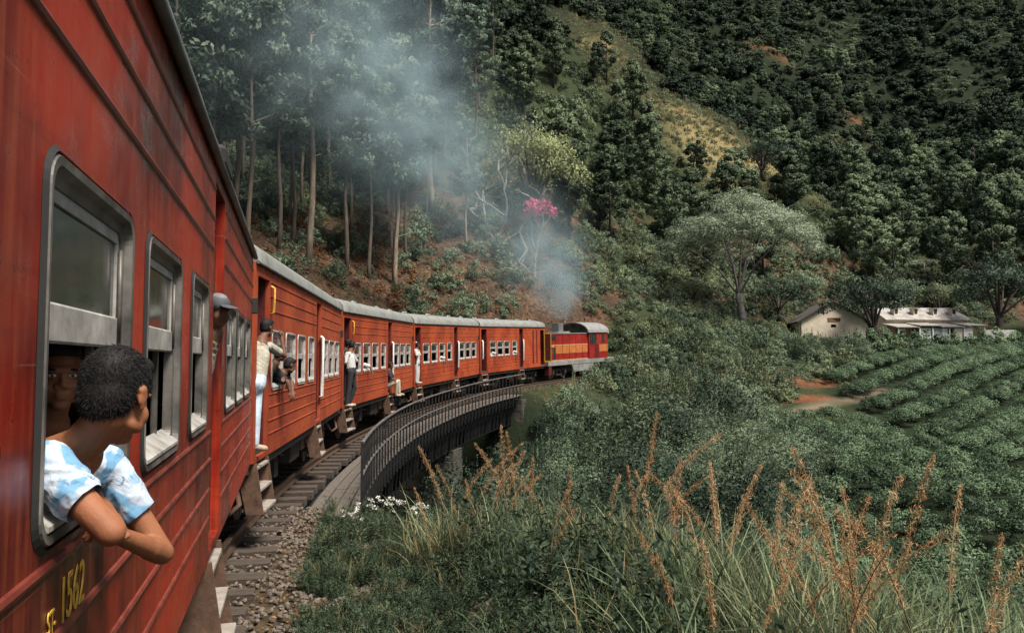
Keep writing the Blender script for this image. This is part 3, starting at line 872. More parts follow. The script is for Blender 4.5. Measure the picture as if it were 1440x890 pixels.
# geometry-node scatter for masses that nobody could count
def scatter(name, protos, P, rot, scl, idx, label, cat):
    pc = bpy.data.collections.new(name + '_source')
    for i, me in enumerate(protos):
        pc.objects.link(bpy.data.objects.new('%s_%02d' % (name, i), me))
    me = bpy.data.meshes.new(name)
    me.vertices.add(len(P)); me.vertices.foreach_set('co', np.asarray(P, np.float32).ravel())
    a = me.attributes.new('rot', 'FLOAT_VECTOR', 'POINT'); a.data.foreach_set('vector', np.asarray(rot, np.float32).ravel())
    a = me.attributes.new('scl', 'FLOAT', 'POINT'); a.data.foreach_set('value', np.asarray(scl, np.float32))
    a = me.attributes.new('idx', 'INT', 'POINT'); a.data.foreach_set('value', np.asarray(idx, np.int32))
    o = link_mesh(name, me)
    ng = bpy.data.node_groups.new(name, 'GeometryNodeTree')
    ng.interface.new_socket('Geometry', in_out='INPUT', socket_type='NodeSocketGeometry')
    ng.interface.new_socket('Geometry', in_out='OUTPUT', socket_type='NodeSocketGeometry')
    gi = ng.nodes.new('NodeGroupInput'); go = ng.nodes.new('NodeGroupOutput')
    ip = ng.nodes.new('GeometryNodeInstanceOnPoints')
    ci = ng.nodes.new('GeometryNodeCollectionInfo'); ci.inputs['Collection'].default_value = pc
    ci.inputs['Separate Children'].default_value = True; ci.inputs['Reset Children'].default_value = True
    def na(nm, dt):
        n = ng.nodes.new('GeometryNodeInputNamedAttribute'); n.data_type = dt; n.inputs['Name'].default_value = nm
        return [s for s in n.outputs if s.enabled][0]
    ng.links.new(gi.outputs[0], ip.inputs['Points']); ng.links.new(ci.outputs[0], ip.inputs['Instance'])
    ip.inputs['Pick Instance'].default_value = True
    ng.links.new(na('idx', 'INT'), ip.inputs['Instance Index'])
    er = ng.nodes.new('FunctionNodeEulerToRotation')
    ng.links.new(na('rot', 'FLOAT_VECTOR'), er.inputs[0]); ng.links.new(er.outputs[0], ip.inputs['Rotation'])
    ng.links.new(na('scl', 'FLOAT'), ip.inputs['Scale'])
    ng.links.new(ip.outputs[0], go.inputs[0])
    md = o.modifiers.new('scatter', 'NODES'); md.node_group = ng
    return tag(o, label, cat, None, 'stuff')
def jgrid(x0, x1, y0, y1, step, r):
    xs = np.arange(x0, x1, step); ys = np.arange(y0, y1, step)
    X, Y = np.meshgrid(xs, ys); X = X.ravel() + r.uniform(-.5, .5, X.size)*step; Y = Y.ravel() + r.uniform(-.5, .5, Y.size)*step
    return X, Y
def proj(x, y, z):
    """world -> photo pixel (arrays)"""
    dz = z - CAMZ
    d = y*_cp + dz*_sp; u = -y*_sp + dz*_cp
    d = np.maximum(d, .01)
    return 720 + F_PX*x/d, 445 - F_PX*u/d
def full(n, a, b, r): return r.uniform(a, b, n)
def rots(n, r, tilt=.08): return np.c_[r.normal(size=n)*tilt, r.normal(size=n)*tilt, r.uniform(0, 6.28, n)]

TREE_COUNT = {}
def plant(name, var, loc, h, rz, label, cat, group, wid=None):
    """tree thing: Empty > trunk, crown (shared meshes)"""
    o = empty(name, loc, rz)
    o.scale = (wid or h, wid or h, h)
    link_mesh('trunk', var[0], o); link_mesh('crown', var[1], o)
    return tag(o, label, cat, group)

# --- eucalyptus stand on the hillside left of the line
EUC = [euc_variant(21+i, 18, (1.0, .8, 1.15, .9, 1.0)[i]) for i in range(5)]
simple('bark_mid', (.115, .085, .062), .95, 0, .5, 1.6, .5, (.04, .03, .024), (6,6,1))
EUCD = []
for a_, b_ in EUC:
    t_ = a_.copy(); t_.materials[0] = M['bark_mid']; EUCD.append((t_, b_))
def plant_euc():
    r = np.random.default_rng(5)
    for (px, py, d, h, v) in ((557,422,58,1.02,0),(437,352,51,1.25,1),(552,424,58.4,.9,2),(350,345,46,.95,3),(392,352,50,.9,4),(300,340,45,.9,0),(486,372,56,.95,1),(520,385,57,.85,2),(330,350,47.5,1.0,2),(412,350,53,.85,3),(570,388,62,.8,4),(655,395,66,.62,1)):
        p = pix(px, py, d); z = ground1(p.x, p.y)
        lb = {(557,422): 'pale trunked eucalyptus standing alone on the brown bank above the coach roofs', (552,424): 'second stem rising beside the lone pale trunked eucalyptus above the coach roofs', (437,352): 'tallest slender eucalyptus with a long straight pale trunk', (655,395): 'short thin eucalyptus near the bare branched tree'}.get((px, py))
        plant('eucalyptus_tree', (EUC if lb else EUCD)[v], (p.x, p.y, z-.1), h, r.uniform(0, 6), lb or 'eucalyptus with a bare brown trunk along the upper edge of the brown bank', 'tree', None if lb else 'eucalyptus at the foot of the wooded hill', h*.95)
    X, Y = jgrid(-68, 6, 40, 122, 4.3, r)
    Z = ground(X, Y); s, t = to_track(X, Y); px, py = proj(X, Y, Z)
    lim = 640 + (Y-60)*1.2
    ok = (t < -13) & (px > -150) & (px < np.minimum(lim, 720)) & (Y < 118) & (py > -90)
    near = np.array([min(((X[i]-o.location.x)**2+(Y[i]-o.location.y)**2) for o in bpy.data.objects if o.name.startswith('eucalyptus')) for i in range(len(X))]) if len(X) else 0
    ok &= near > 5
    ii = np.where(ok)[0]; ii = ii[np.argsort(Y[ii])]
    for i in ii[:280]:
        h = r.uniform(.72, 1.12)
        plant('eucalyptus_tree', EUCD[r.integers(5)], (X[i], Y[i], Z[i]-.2), h, r.uniform(0, 6), 'slender eucalyptus in the dense stand behind the train', 'tree', 'eucalyptus stand on the hillside behind the train', h*r.uniform(.85, 1.15))
    return len(ii)
nE = plant_euc()

# --- conical young trees on the spur and at its foot
CON = [conic_variant(41+i, 9.5, (2.2, 2.5, 1.9)[i]) for i in range(3)]
def bare(x, y):
    """open grassy patches on the spur"""
    f = np.zeros_like(x)
    for (px, py, d, rx, ry) in ((840,85,149,11,17),(1030,195,127,19,12),(972,152,135,12,10),(1000,230,118,9,6)):
        q = pix(px, py, d); f = np.maximum(f, 1.3-np.hypot((x-q.x)/rx, (y-d)/ry))
    return np.clip(f, 0, 1)
def plant_con():
    r = np.random.default_rng(15)
    X, Y = jgrid(-8, 95, 80, 165, 5.4, r)
    Z = ground(X, Y); px, py = proj(X, Y, Z); s, t = to_track(X, Y)
    ok = (px > 735) & (px < 1520) & (bare(X, Y) < .25) & (t < -9) & ((Y > 88) | (px < 900)) & (Y < 120 + (px-735)*.06 + 8*np.sin(px/60))
    ok &= ~((px > 1080) & (Y < 102))
    ok &= r.random(len(X)) < .85
    ii = np.where(ok)[0]; r.shuffle(ii)
    for i in ii[:260]:
        h = r.uniform(.75, 1.2)*(.95 if px[i] < 1080 else 1.1)
        left = px[i] < 1090
        plant('conical_tree', CON[r.integers(3)], (X[i], Y[i], Z[i]-.2), h, r.uniform(0, 6),
              'young conical tree on the steep spur above the locomotive' if left else 'young conical tree on the slope behind the farmhouse', 'tree',
              'conical trees on the spur' if left else 'conical trees behind the farmhouse', h*r.uniform(.9, 1.25))
    return len(ii)
nC = plant_con()

# --- far forest and scrub masses
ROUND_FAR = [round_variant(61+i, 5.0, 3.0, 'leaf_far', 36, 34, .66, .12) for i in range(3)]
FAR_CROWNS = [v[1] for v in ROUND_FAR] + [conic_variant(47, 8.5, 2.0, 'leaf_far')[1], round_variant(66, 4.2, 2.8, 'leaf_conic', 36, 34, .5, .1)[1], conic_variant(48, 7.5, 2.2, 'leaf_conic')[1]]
def far_forest():
    r = np.random.default_rng(25)
    X, Y = jgrid(-110, 235, 100, 340, 2.75, r)
    Z = ground(X, Y); px, py = proj(X, Y, Z)
    ok = (px > 100) & (px < 1620) & (py > -160) & (bare(X, Y) < .3)
    lim = np.where(px < 720, 112, 128 + 8*np.sin(px/60))
    ok &= Y > lim
    fx = fbm(X, Y, 30, 77)
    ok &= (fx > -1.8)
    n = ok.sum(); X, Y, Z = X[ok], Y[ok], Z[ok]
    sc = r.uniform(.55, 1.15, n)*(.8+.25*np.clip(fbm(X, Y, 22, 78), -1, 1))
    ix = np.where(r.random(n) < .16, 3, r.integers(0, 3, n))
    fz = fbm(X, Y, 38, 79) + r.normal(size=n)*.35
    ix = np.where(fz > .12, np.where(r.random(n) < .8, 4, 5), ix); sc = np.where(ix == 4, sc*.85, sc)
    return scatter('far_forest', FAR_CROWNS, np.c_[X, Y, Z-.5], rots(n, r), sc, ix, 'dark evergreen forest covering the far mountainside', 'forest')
far_forest()
SHR = [shrub_mesh(81+i, 1.5, 1.1, 'leaf_shrub', 24, 42, .20) for i in range(3)]
SHRP = [shrub_mesh(91+i, 1.2, 1.0, 'leaf_pale', 22, 42, .20, .6) for i in range(3)]
SHRF = [shrub_mesh(95+i, 1.6, 1.3, 'leaf_conic', 20, 30, .30) for i in range(2)]
def hill_scrub():
    r = np.random.default_rng(35)
    X, Y = jgrid(-70, 100, 30, 150, 1.7, r)
    Z = ground(X, Y); px, py = proj(X, Y, Z); s, t = to_track(X, Y)
    ok = (px > -200) & (px < 1520) & (t < -4.5) & (Y > 30)
    lit = (px < 740) & (t > -20)                       # leaf-strewn bank keeps mostly bare
    keep = np.where(lit, .10 + .35*(fbm(X, Y, 9, 31) > .25), .85)
    keep = np.where((px > 560) & (px < 790) & (t < -5), .6, keep)
    ok &= r.random(len(X)) < keep
    b = bare(X, Y)
    X, Y, Z, px, b = X[ok], Y[ok], Z[ok], px[ok], b[ok]; n = len(X)
    pale = ((b > .15) & (r.random(n) < .9)) | ((px > 800) & (px < 1120) & (Y < 92) & (r.random(n) < .55)) | (r.random(n) < .07)
    ix = np.where(pale, r.integers(3, 6, n), np.where(Y > 95, r.integers(6, 8, n), r.integers(0, 3, n)))
    sc = r.uniform(.55, 1.35, n)*np.where(b > .15, .6, 1)
    X2, Y2 = jgrid(-6, 75, 105, 172, .95, r); b2 = bare(X2, Y2); k2 = (b2 > .12) & (r.random(len(X2)) < .7)
    X2, Y2 = X2[k2], Y2[k2]; m = len(X2)
    scatter('spur_grass', [blades_mesh(201, 40, .8, .30, 'grass_dry', .03, .7, 3), blades_mesh(202, 40, .7, .30, 'leaf_pale', .03, .7, 3)], np.c_[X2, Y2, ground(X2, Y2)-.05], rots(m, r, .2), r.uniform(.6, 1.3, m), r.choice([0, 1, 1], m), 'dry straw coloured grass on the open spur', 'grass')
    return scatter('hillside_scrub', SHR+SHRP+SHRF, np.c_[X, Y, Z-.15], rots(n, r, .15), sc, ix, 'mixed green and straw coloured scrub on the hillside', 'scrub')
hill_scrub()
# ------------------------------------------------------------------ bridge
def bridge():
    O = track(BR0)
    br = tag(empty('railway_bridge', O), 'curved dark iron railway bridge with plank walkway and handrails', 'bridge')
    for sg in (1, -1):
        g = []
        prof = [(1.40,-.36),(1.75,-.36),(1.75,-.42),(1.60,-.42),(1.60,-1.86),(1.75,-1.86),(1.75,-1.93),(1.40,-1.93),(1.40,-1.86),(1.56,-1.86),(1.56,-.42),(1.40,-.42)]
        if sg < 0: prof = [(-a, b) for a, b in prof][::-1]
        sweep('girder', prof, BR0+.1, BR1-.1, M['bridge_iron'], br, O, .6)
    # cross beams under the sleepers
    for s in np.arange(BR0+.8, BR1, 2.2):
        c = track(s, 0, -.62) - O
        MB().cbox((0, 0, 0), (2.78, .22, .44)).build('cross_beam', M['bridge_iron'], br, loc=c, rot=(0, 0, -heading(s)))
    # walkway planks: four long boards, in lengths of about 2.2 m
    for j in range(4):
        t = 1.52 + j*.225
        s = BR0 - .9 + (j % 2)*.8
        while s < BR1:
            e = min(s+2.2, BR1)
            sweep('plank', [(0,-.30),(.20,-.30),(.20,-.262),(0,-.262)], s+.01, e, M['plank_wood'], br, O, (e-s-.01)/3, t, rnd.uniform(-.006, .004))
            s = e
    # brackets, posts and handrails
    bm_ = None
    for k, s in enumerate(np.arange(BR0, BR1+.01, .62)):
        h = heading(s); c = track(s) - O
        rib = MB()
        P = [(2.36,-.33),(2.30,-.62),(2.05,-.95),(1.90,-1.30),(1.84,-1.86)]
        for (a, b) in zip(P[:-1], P[1:]):
            rib.add([(a[0]-.05,-.02,a[1]),(a[0]+.02,-.02,a[1]),(a[0]+.02,.02,a[1]),(a[0]-.05,.02,a[1]),(b[0]-.05,-.02,b[1]),(b[0]+.02,-.02,b[1]),(b[0]+.02,.02,b[1]),(b[0]-.05,.02,b[1])],
                    [(0,3,2,1),(4,5,6,7),(0,1,5,4),(1,2,6,5),(2,3,7,6),(3,0,4,7)])
        rib.box(1.60, 1.90, -.02, .02, -1.86, -.43); rib.box(1.60, 2.38, -.025, .025, -.36, -.305)
        if bm_ is None: bm_ = rib.mesh('bracket', M['bridge_iron'])
        link_mesh('bracket', bm_, br, c, (0, 0, -h))
        if k == 0: pm = MB().box(2.385, 2.43, -.02, .02, -.78, .88).mesh('railing_post', M['bridge_iron'])
        link_mesh('railing_post', pm, br, c, (0, 0, -h))
    for z, r_ in ((.86, .034), (.30, .028)):
        ss = np.arange(BR0, BR1+.3, .62)
        MB().tube([(track(s, 2.41, z)-O)[:] for s in ss], r_, 8).build('handrail', M['rail_paint'], br)
    # stone abutments and a middle pier of coursed blocks
    def masonry(name, s0, s1, t0, t1, ztop, zbot):
        a = empty(name, track((s0+s1)/2)-O, -heading((s0+s1)/2), br)
        L = s1-s0
        MB().box(t0+.05, t1-.05, -L/2+.05, L/2-.05, zbot, ztop-.02).build('core', M['stone'], a)
        z = zbot; row = 0
        while z < ztop-.05:
            hgt = .42
            for face in ('front', 'right', 'back'):
                a0, a1 = (t0, t1) if face != 'right' else (-L/2, L/2)
                p = a0 - (.4 if row % 2 else 0)
                while p < a1-.02:
                    q = min(p + rnd.uniform(.62, .92), a1); p0 = max(p, a0)
                    d = rnd.uniform(.0, .035)
                    if face == 'right': bx = (t1-.12, t1+d, p0+.01, q-.012, z+.008, min(z+hgt, ztop)-.008)
                    elif face == 'front': bx = (p0+.01, q-.012, -L/2-d, -L/2+.12, z+.008, min(z+hgt, ztop)-.008)
                    else: bx = (p0+.01, q-.012, L/2-.12, L/2+d, z+.008, min(z+hgt, ztop)-.008)
                    if bx[1]-bx[0] > .05 and bx[3]-bx[2] > .05: MB().bevbox(*bx, .018).build('stone', M['stone'], a)
                    p = q
            z += hgt; row += 1
    masonry('abutment', BR1-.3, BR1+2.0, -2.2, 2.5, -.55, -5.0)
    masonry('abutment', BR0-1.6, BR0+.3, -2.2, 2.2, -.55, -3.6)
    masonry('pier', 35.6, 37.0, -1.9, 1.9, -1.95, -6.2)
bridge()

# ------------------------------------------------------------------ diesel locomotive
def locomotive():
    h = R(31.0); nrm = Vector((math.cos(h), -math.sin(h), 0))
    P = Vector((2.50, 53.15, 0)) - nrm*1.36
    z0, z1 = zprof(55), zprof(66)
    L = 11.0
    lo = empty('diesel_locomotive', (P.x, P.y, z0)); lo.rotation_euler = (math.atan2(z1-z0, L), 0, -h)
    tag(lo, 'red and yellow diesel locomotive with grey frame pulling the coaches', 'locomotive')
    hx = 1.22
    fr = MB(); fr.bevbox(-1.36, 1.36, 0, L, .92, 1.24, .02)
    fr.prism([(3.55,.92),(3.9,.40),(6.9,.40),(7.25,.92)], 'x', 1.20, 1.34); fr.prism([(3.55,.92),(3.9,.40),(6.9,.40),(7.25,.92)], 'x', -1.34, -1.20)
    fr.box(-1.2, 1.2, 3.95, 6.85, .42, .92)
    fr.build('frame', M['loco_grey'], lo)
    hd = MB(); hd.bevbox(-hx, hx, .25, 6.5, 1.24, 3.10, .05); hd.build('hood', M['loco_red'], lo)
    ht = MB(); ht.bevbox(-hx-.04, hx+.04, .2, 6.55, 3.10, 3.17, .02); ht.build('hood_roof', M['loco_roof'], lo)
    for sg in (1, -1):
        x = sg*hx
        def panel(name, y0, y1, a, b, mat, t=.012): return MB().box(min(x, x+sg*t), max(x, x+sg*t), y0, y1, a, b).build(name, mat, lo)
        panel('stripe', .9, 6.42, 1.74, 2.28, M['loco_cream']); panel('stripe', .3, 6.42, 2.30, 2.37, M['loco_line'])
        panel('stripe', .3, 6.42, 1.26, 1.31, M['loco_line'])
        for k in range(5): panel('hood_door_seam', 1.3+k*1.05, 1.33+k*1.05, 1.34, 3.02, M['loco_red'], .03)
        panel('grille', .45, 1.4, 2.72, 3.0, M['gasket'], .02)
        for y in (.45, .95): panel('vent_door', y, y+.32, 1.36, 2.18, M['gasket'], .018)
    ex = MB(); ex.bevbox(.45, 1.02, 2.25, 2.95, 3.16, 3.88, .03); ex.bevbox(.2, 1.15, 1.7, 3.5, 3.16, 3.26, .02); ex.build('exhaust_stack', M['loco_roof'], lo)
    for y, w in ((.55, .3), (3.2, .5), (4.8, .4)): MB().bevbox(-.4, .4, y, y+w, 3.17, 3.30, .02).build('roof_hatch', M['loco_roof'], lo)
    # cab
    cb = empty('cab', (0, 6.5, 0), 0, lo)
    cw = 1.36
    pr = [(cw, 1.24), (cw, 3.22)] + [(cw*math.cos(a), 3.22+.74*math.sin(a)) for a in np.linspace(.0, math.pi, 11)[1:-1]] + [(-cw, 3.22), (-cw, 1.24)]
    MB().prism(pr, 'y', .0, 3.3).build('cab_body', M['loco_red'], cb)
    rf = [(cw*1.06*math.cos(a), 3.20+.80*math.sin(a)) for a in np.linspace(0, math.pi, 13)] + [(cw*1.0*math.cos(a), 3.20+.745*math.sin(a)) for a in np.linspace(math.pi, 0, 13)]
    MB().prism(rf, 'y', -.25, 3.5).build('cab_roof', M['loco_roof'], cb)
    MB().prism([(cw*.9*math.cos(a), 3.25+.60*math.sin(a)) for a in np.linspace(0, math.pi, 11)], 'y', -.03, .02).build('rear_window', M['glass'], cb)
    for sg in (1, -1):
        x = sg*cw
        def p2(name, y0, y1, a, b, mat, t=.014): return MB().box(min(x, x+sg*t), max(x, x+sg*t), y0, y1, a, b).build(name, mat, cb)
        p2('cab_window', .12, 1.25, 2.36, 3.12, M['glass']); p2('cab_window', 2.2, 2.75, 2.42, 3.08, M['glass'])
        p2('stripe', 1.75, 3.28, 1.74, 2.28, M['loco_cream'])
        p2('cab_door', .95, 1.6, 1.30, 2.30, M['paint_dark'], .01)
    for x in (-.65, .65): MB().box(x-.45, x+.45, 3.3, 3.33, 2.4, 3.1).build('front_window', M['glass'], cb)
    nz = MB(); nz.bevbox(-.9, .9, 9.8, 10.7, 1.24, 2.4, .08); nz.build('short_hood', M['loco_cream'], lo)
    for y in (0.0, L):
        for sx in (-.85, .85):
            d = -1 if y == 0 else 1
            MB().tube([(sx, y, 1.05), (sx, y+d*.14, 1.05), (sx, y+d*.14, 1.05), (sx, y+d*.18, 1.05)], [.09, .09, .22, .22], 12).build('buffer', M['underframe'], lo)
    for y0 in (.08, L-.5):
        stp = MB(); stp.box(1.0, 1.33, y0, y0+.42, .30, .92); stp.build('end_steps', M['paint_dark'], lo)
    for y0, y1 in ((.02, .9),):
        hr = MB(); hr.tube([(1.3, .05, 1.24), (1.3, .05, 2.2), (1.3, .4, 2.25), (1.3, .9, 2.25)], .02, 6); hr.build('handrail', M['white_paint'], lo)
    make_bogie(lo, 2.05); make_bogie(lo, L-2.1)
    return lo
loco = locomotive()

# ------------------------------------------------------------------ farmhouses
simple('wall_cream', (.66, .57, .44), .9, 0, .2, 1.2, .2)
simple('wall_pale', (.55, .54, .50), .9, 0, .3, 1.5, .2)
simple('tile_dark', (.055, .045, .042), .85, 0, .4, 3, .5)
simple('sheet_roof', (.36, .35, .33), .7, .2, .35, 1.2, .3, (.20,.17,.15))
simple('door_brown', (.16, .07, .035), .7, 0, .3, 3)
simple('shutter_grey', (.24, .27, .28), .7, 0, .3, 3)
def gable_house():
    p = pix(1171, 488, 80); z = ground1(p.x, p.y)
    h = tag(empty('farm_house', (p.x, 80, z), R(-8)), 'cream gabled farmhouse with dark roof beside a dark tree', 'house')
    w, e, k, Lh = 3.1, 2.9, 4.75, 8.0
    gab = wall_mesh('wall', [(-w, -1), (w, -1), (w, e), (0, k), (-w, e)], [[(-.55, 2.75), (.75, 2.75), (.75, 3.12), (-.55, 3.12)], [(-.2, 2.15), (.3, 2.15), (.3, 2.45), (-.2, 2.45)]], -.15, .15, M['wall_cream'])
    link_mesh('wall', gab, h, (0, -.15, 0), (0, 0, R(-90)))
    MB().box(-w, w, Lh-.3, Lh, -1, e).build('wall', M['wall_cream'], h)
    for sx in (-1, 1):
        MB().box(sx*w-.13, sx*w+.13, .02, Lh-.02, -1, e-.03).build('wall', M['wall_cream'], h)
        x0, x1 = 0, sx*(w+.45); m = (k-e)/w
        pr = [(0, k+.02), (0, k+.16), (x1, k+.14-m*abs(x1)), (x1, k-m*abs(x1))]
        MB().prism(pr, 'y', -.6, Lh+.4).build('roof', M['tile_dark'], h)
    gv = empty('gable_vent', (.1, -.32, 2.93), 0, h)
    for i in range(4): MB().box(-.6, .55, -.02, .10, -.16+i*.09, -.12+i*.09).build('louvre', M['door_brown'], gv)
    MB().box(w+.13, w+.18, 1.2, 2.1, -.6, 1.5).build('door', M['door_brown'], h)
def long_house():
    p = pix(1318, 490, 84); z = ground1(p.x, p.y)
    h = tag(empty('farm_house', (p.x, 84, z), R(4)), 'long low farmhouse with grey roof, roof turrets and a lean-to verandah', 'house')
    a, b = -5.6, 3.4
    e, k = 3.0, 4.35
    ops = [[(-4.6+i*1.8, .4), (-3.7+i*1.8, .4), (-3.7+i*1.8, 1.95), (-4.6+i*1.8, 1.95)] for i in range(4)]
    fw = wall_mesh('wall', [(a, -.8), (b, -.8), (b, e), (a, e)], ops, -.12, .12, M['wall_cream'])
    link_mesh('wall', fw, h, (0, 0, 0), (0, 0, R(-90)))
    for i, q in enumerate(ops): MB().box(-.0+q[0][0], q[1][0], .02, .06, q[0][1], q[2][1]).build('door' if i % 2 else 'window', M['shutter_grey'] if i % 2 == 0 else M['door_brown'], h)
    MB().box(a, b, 5.6, 5.9, -.8, e).build('wall', M['wall_cream'], h)
    for x in (a, b-.24): MB().prism([(.122, -.8), (5.6, -.8), (5.6, e-.02), (2.9, k-.1), (.122, e-.02)], 'x', x, x+.24).build('wall', M['wall_cream'], h)
    for (y0, y1, z0, z1) in ((-.5, 2.95, e-.15, k), (6.4, 2.95, e-.15, k)):
        # corrugated sheets, each its own piece
        n = 9; dx = (b-a+.6)/n
        for i in range(n):
            x0 = a-.3+i*dx; o = rnd.uniform(-.03, .03)
            MB().add([(x0+.01, y0, z0+o), (x0+dx-.01, y0, z0+o), (x0+dx-.01, y1, z1), (x0+.01, y1, z1), (x0+.01, y0, z0+.06+o), (x0+dx-.01, y0, z0+.06+o), (x0+dx-.01, y1, z1+.06), (x0+.01, y1, z1+.06)],
                     [(0,3,2,1),(4,5,6,7),(0,1,5,4),(1,2,6,5),(2,3,7,6),(3,0,4,7)]).build('roof_sheet', M['sheet_roof'], h)
    for x in (-4.1, -1.9, .3, 2.4):
        t = empty('roof_turret', (x, .9, 3.55), 0, h)
        MB().box(-.24, .24, -.3, .5, -.3, .62).build('turret_wall', M['wall_cream'], t)
        MB().box(-.16, .16, -.33, -.28, .05, .5).build('vent', M['gasket'], t)
        MB().box(-.36, .36, -.45, .6, .62, .69).build('cap', M['sheet_roof'], t)
    # lean-to verandah in front
    for i in range(4):
        x0 = a-.6+i*2.45; o = (0, .18, .05, .22)[i]
        MB().add([(x0, -3.0, 1.95+o), (x0+2.5, -3.0, 1.95+o), (x0+2.5, -.14, 2.45+o*.5), (x0, -.14, 2.45+o*.5), (x0, -3.0, 2.02+o), (x0+2.5, -3.0, 2.02+o), (x0+2.5, -.14, 2.52+o*.5), (x0, -.14, 2.52+o*.5)],
                 [(0,3,2,1),(4,5,6,7),(0,1,5,4),(1,2,6,5),(2,3,7,6),(3,0,4,7)]).build('verandah_roof', M['sheet_roof'], h)
    for i, x in enumerate((-5.9, -3.6, -2.2, -.4, 1.2, 3.4)):
        MB().box(x-.06, x+.06, -2.85, -2.73, -.8, 2.0).build('verandah_post', M['wall_pale'], h)
    for (x0, x1, m) in ((-3.5, -2.3, 'wall_pale'), (-2.1, -1.2, 'shutter_grey'), (-1.15, -.5, 'wall_pale'), (.2, 1.1, 'wall_cream'), (1.3, 2.2, 'wall_pale')):
        MB().box(x0, x1, -2.70, -2.60, -.8, 1.9).build('screen_wall', M[m], h)
    MB().box(3.6, 7.0, -2.6, -2.35, -.8, 1.75).build('yard_wall', M['wall_pale'], h)
gable_house(); long_house()
# ------------------------------------------------------------------ single trees
def grow(mb, p, d, L, r, depth, rr, tips, spread=.6, up=.2, n=3, shrink=.72, seg=3):
    """recursive limb"""
    pts = [p.copy()]; q = p.copy(); dd = d.copy()
    for i in range(seg):
        dd = unit(dd + rr.normal(size=3)*.16 + np.array([0, 0, up*.15])); q = q + dd*L/seg; pts.append(q.copy())
    mb.tube(pts, list(np.linspace(r, r*.62, seg+1)), 6 if depth > 1 else 4, False)
    if depth == 0: tips.append(q); return
    for k in range(n if depth > 1 else 2):
        nd = unit(dd + rr.normal(size=3)*spread + np.array([0, 0, up]))
        grow(mb, q if k else pts[-1], nd, L*shrink*rr.uniform(.8, 1.15), r*.74, depth-1, rr, tips, spread, up, n, shrink, seg)
simple('bark_grey', (.17, .155, .135), .9, 0, .35, 3, .4)
def bare_tree():
    p = pix(697, 338, 68); z = ground1(p.x, p.y)
    o = tag(empty('bare_tree', (p.x, p.y, z)), 'pale barked tree with twisted nearly leafless branches in the smoke', 'tree')
    r = np.random.default_rng(4); mb = MB(); tips = []
    for d, L in (((.45, 0, 1), 3.0), ((-.5, .1, .9), 2.8), ((.9, -.2, .55), 2.6)):
        grow(mb, np.array([0, 0, -.3]), unit(np.array(d)), L, .17, 5, r, tips, .60, .22, 2, .80)
    mb.build('trunk', M['bark_white'], o)
    tips = np.array(tips); tips = tips[r.random(len(tips)) < .45]
    link_mesh('crown', quads_mesh('crown', clump_leaves(tips, .45, 16, .24, r, .5, .8), M['leaf_lime']), o)
bare_tree()
def blossom_tree():
    p = pix(752, 338, 66.5); z = ground1(p.x, p.y)
    o = tag(empty('blossom_tree', (p.x, p.y, z)), 'small tree covered in pink blossom behind the smoke plume', 'tree')
    r = np.random.default_rng(9); mb = MB(); tips = []
    grow(mb, np.array([0, 0, -.3]), unit(np.array([.10, 0, 1])), 1.7, .13, 3, r, tips, .45, .25, 3, .8)
    mb.build('trunk', M['bark_white'], o)
    tips = np.array(tips)
    link_mesh('crown', quads_mesh('crown', clump_leaves(tips, .42, 40, .17, r, .8, .9), M['blossom']), o)
    o.scale = (1.25, 1.25, 1.55)
blossom_tree()
def umbrella_tree():
    p = pix(1042, 464, 75); z = ground1(p.x, p.y)
    o = tag(empty('umbrella_tree', (p.x, p.y, z)), 'broad umbrella shaped tree with pale green canopy and forked grey trunk', 'tree')
    r = np.random.default_rng(14); mb = MB(); cc = []; rad = []
    fork = np.array([-.15, 0, 3.4])
    mb.tube([(0.1, 0, -.4), (.15, 0, 1.2), (-.05, .1, 2.4), tuple(fork)], [.42, .34, .30, .27], 10)
    for i in range(8):
        th = i*6.283/8 + r.uniform(-.2, .2); q = r.uniform(4.2, 6.6) if i % 3 else 2.2
        zt = 10.6 - (q/7)**2*2.6
        e = np.array([math.cos(th)*q, math.sin(th)*q, zt])
        m1 = fork + (e-fork)*np.array([.30, .30, .42]); m2 = fork + (e-fork)*np.array([.65, .65, .74])
        mb.tube([fork-np.array([0, 0, .3]), m1, m2, e], [.12, .09, .06, .025], 6, False)
        for k in range(4):
            b = [m1, m2, m2, e][k]; ee = b + np.array([r.normal()*1.3, r.normal()*1.3, r.uniform(1.0, 2.0)])
            mb.tube([b, (b+ee)/2+np.array([0, 0, .2]), ee], [.05, .035, .015], 4, False)
    mb.build('trunk', M['bark_grey'], o)
    for i in range(200):
        q = 7.3*math.sqrt(r.uniform(0, 1)); th = r.uniform(0, 6.283)
        lump = .7*math.sin(th*3+1)+.5*math.sin(q*1.6+th*2)
        zt = 12.4 - (q/7.6)**2*4.4 + lump*.7 - abs(r.normal())*.8
        cc.append((math.cos(th)*q*(1+.06*math.sin(5*th)), math.sin(th)*q, zt)); rad.append(r.uniform(.85, 1.35))
    V = clump_leaves(cc, rad, 230, .21, r, .5, .5, 0, .9, .50, .55)
    link_mesh('crown', quads_mesh('crown', V, M['leaf_umbrella']), o)
umbrella_tree()
def put(name, var, px, py, d, sc, label, wid=None, rz=0.0, group=None):
    p = pix(px, py, d); z = ground1(p.x, p.y)
    return plant(name, var, (p.x, p.y, z-.15), sc, rz, label, 'tree', group, wid)
LIME = round_variant(101, 10, 4.6, 'leaf_lime', 110, 70, .27, .18, 'bark_dark')
put('spreading_tree', LIME, 748, 330, 74, 1.38, 'spreading yellow green tree behind the bare branched tree', 1.1)
BIGEUC = euc_variant(33, 18, 1.6)
put('eucalyptus_tree', BIGEUC, 605, 385, 70, 1.32, 'large dark dense eucalyptus rising above the smoke', 1.5)
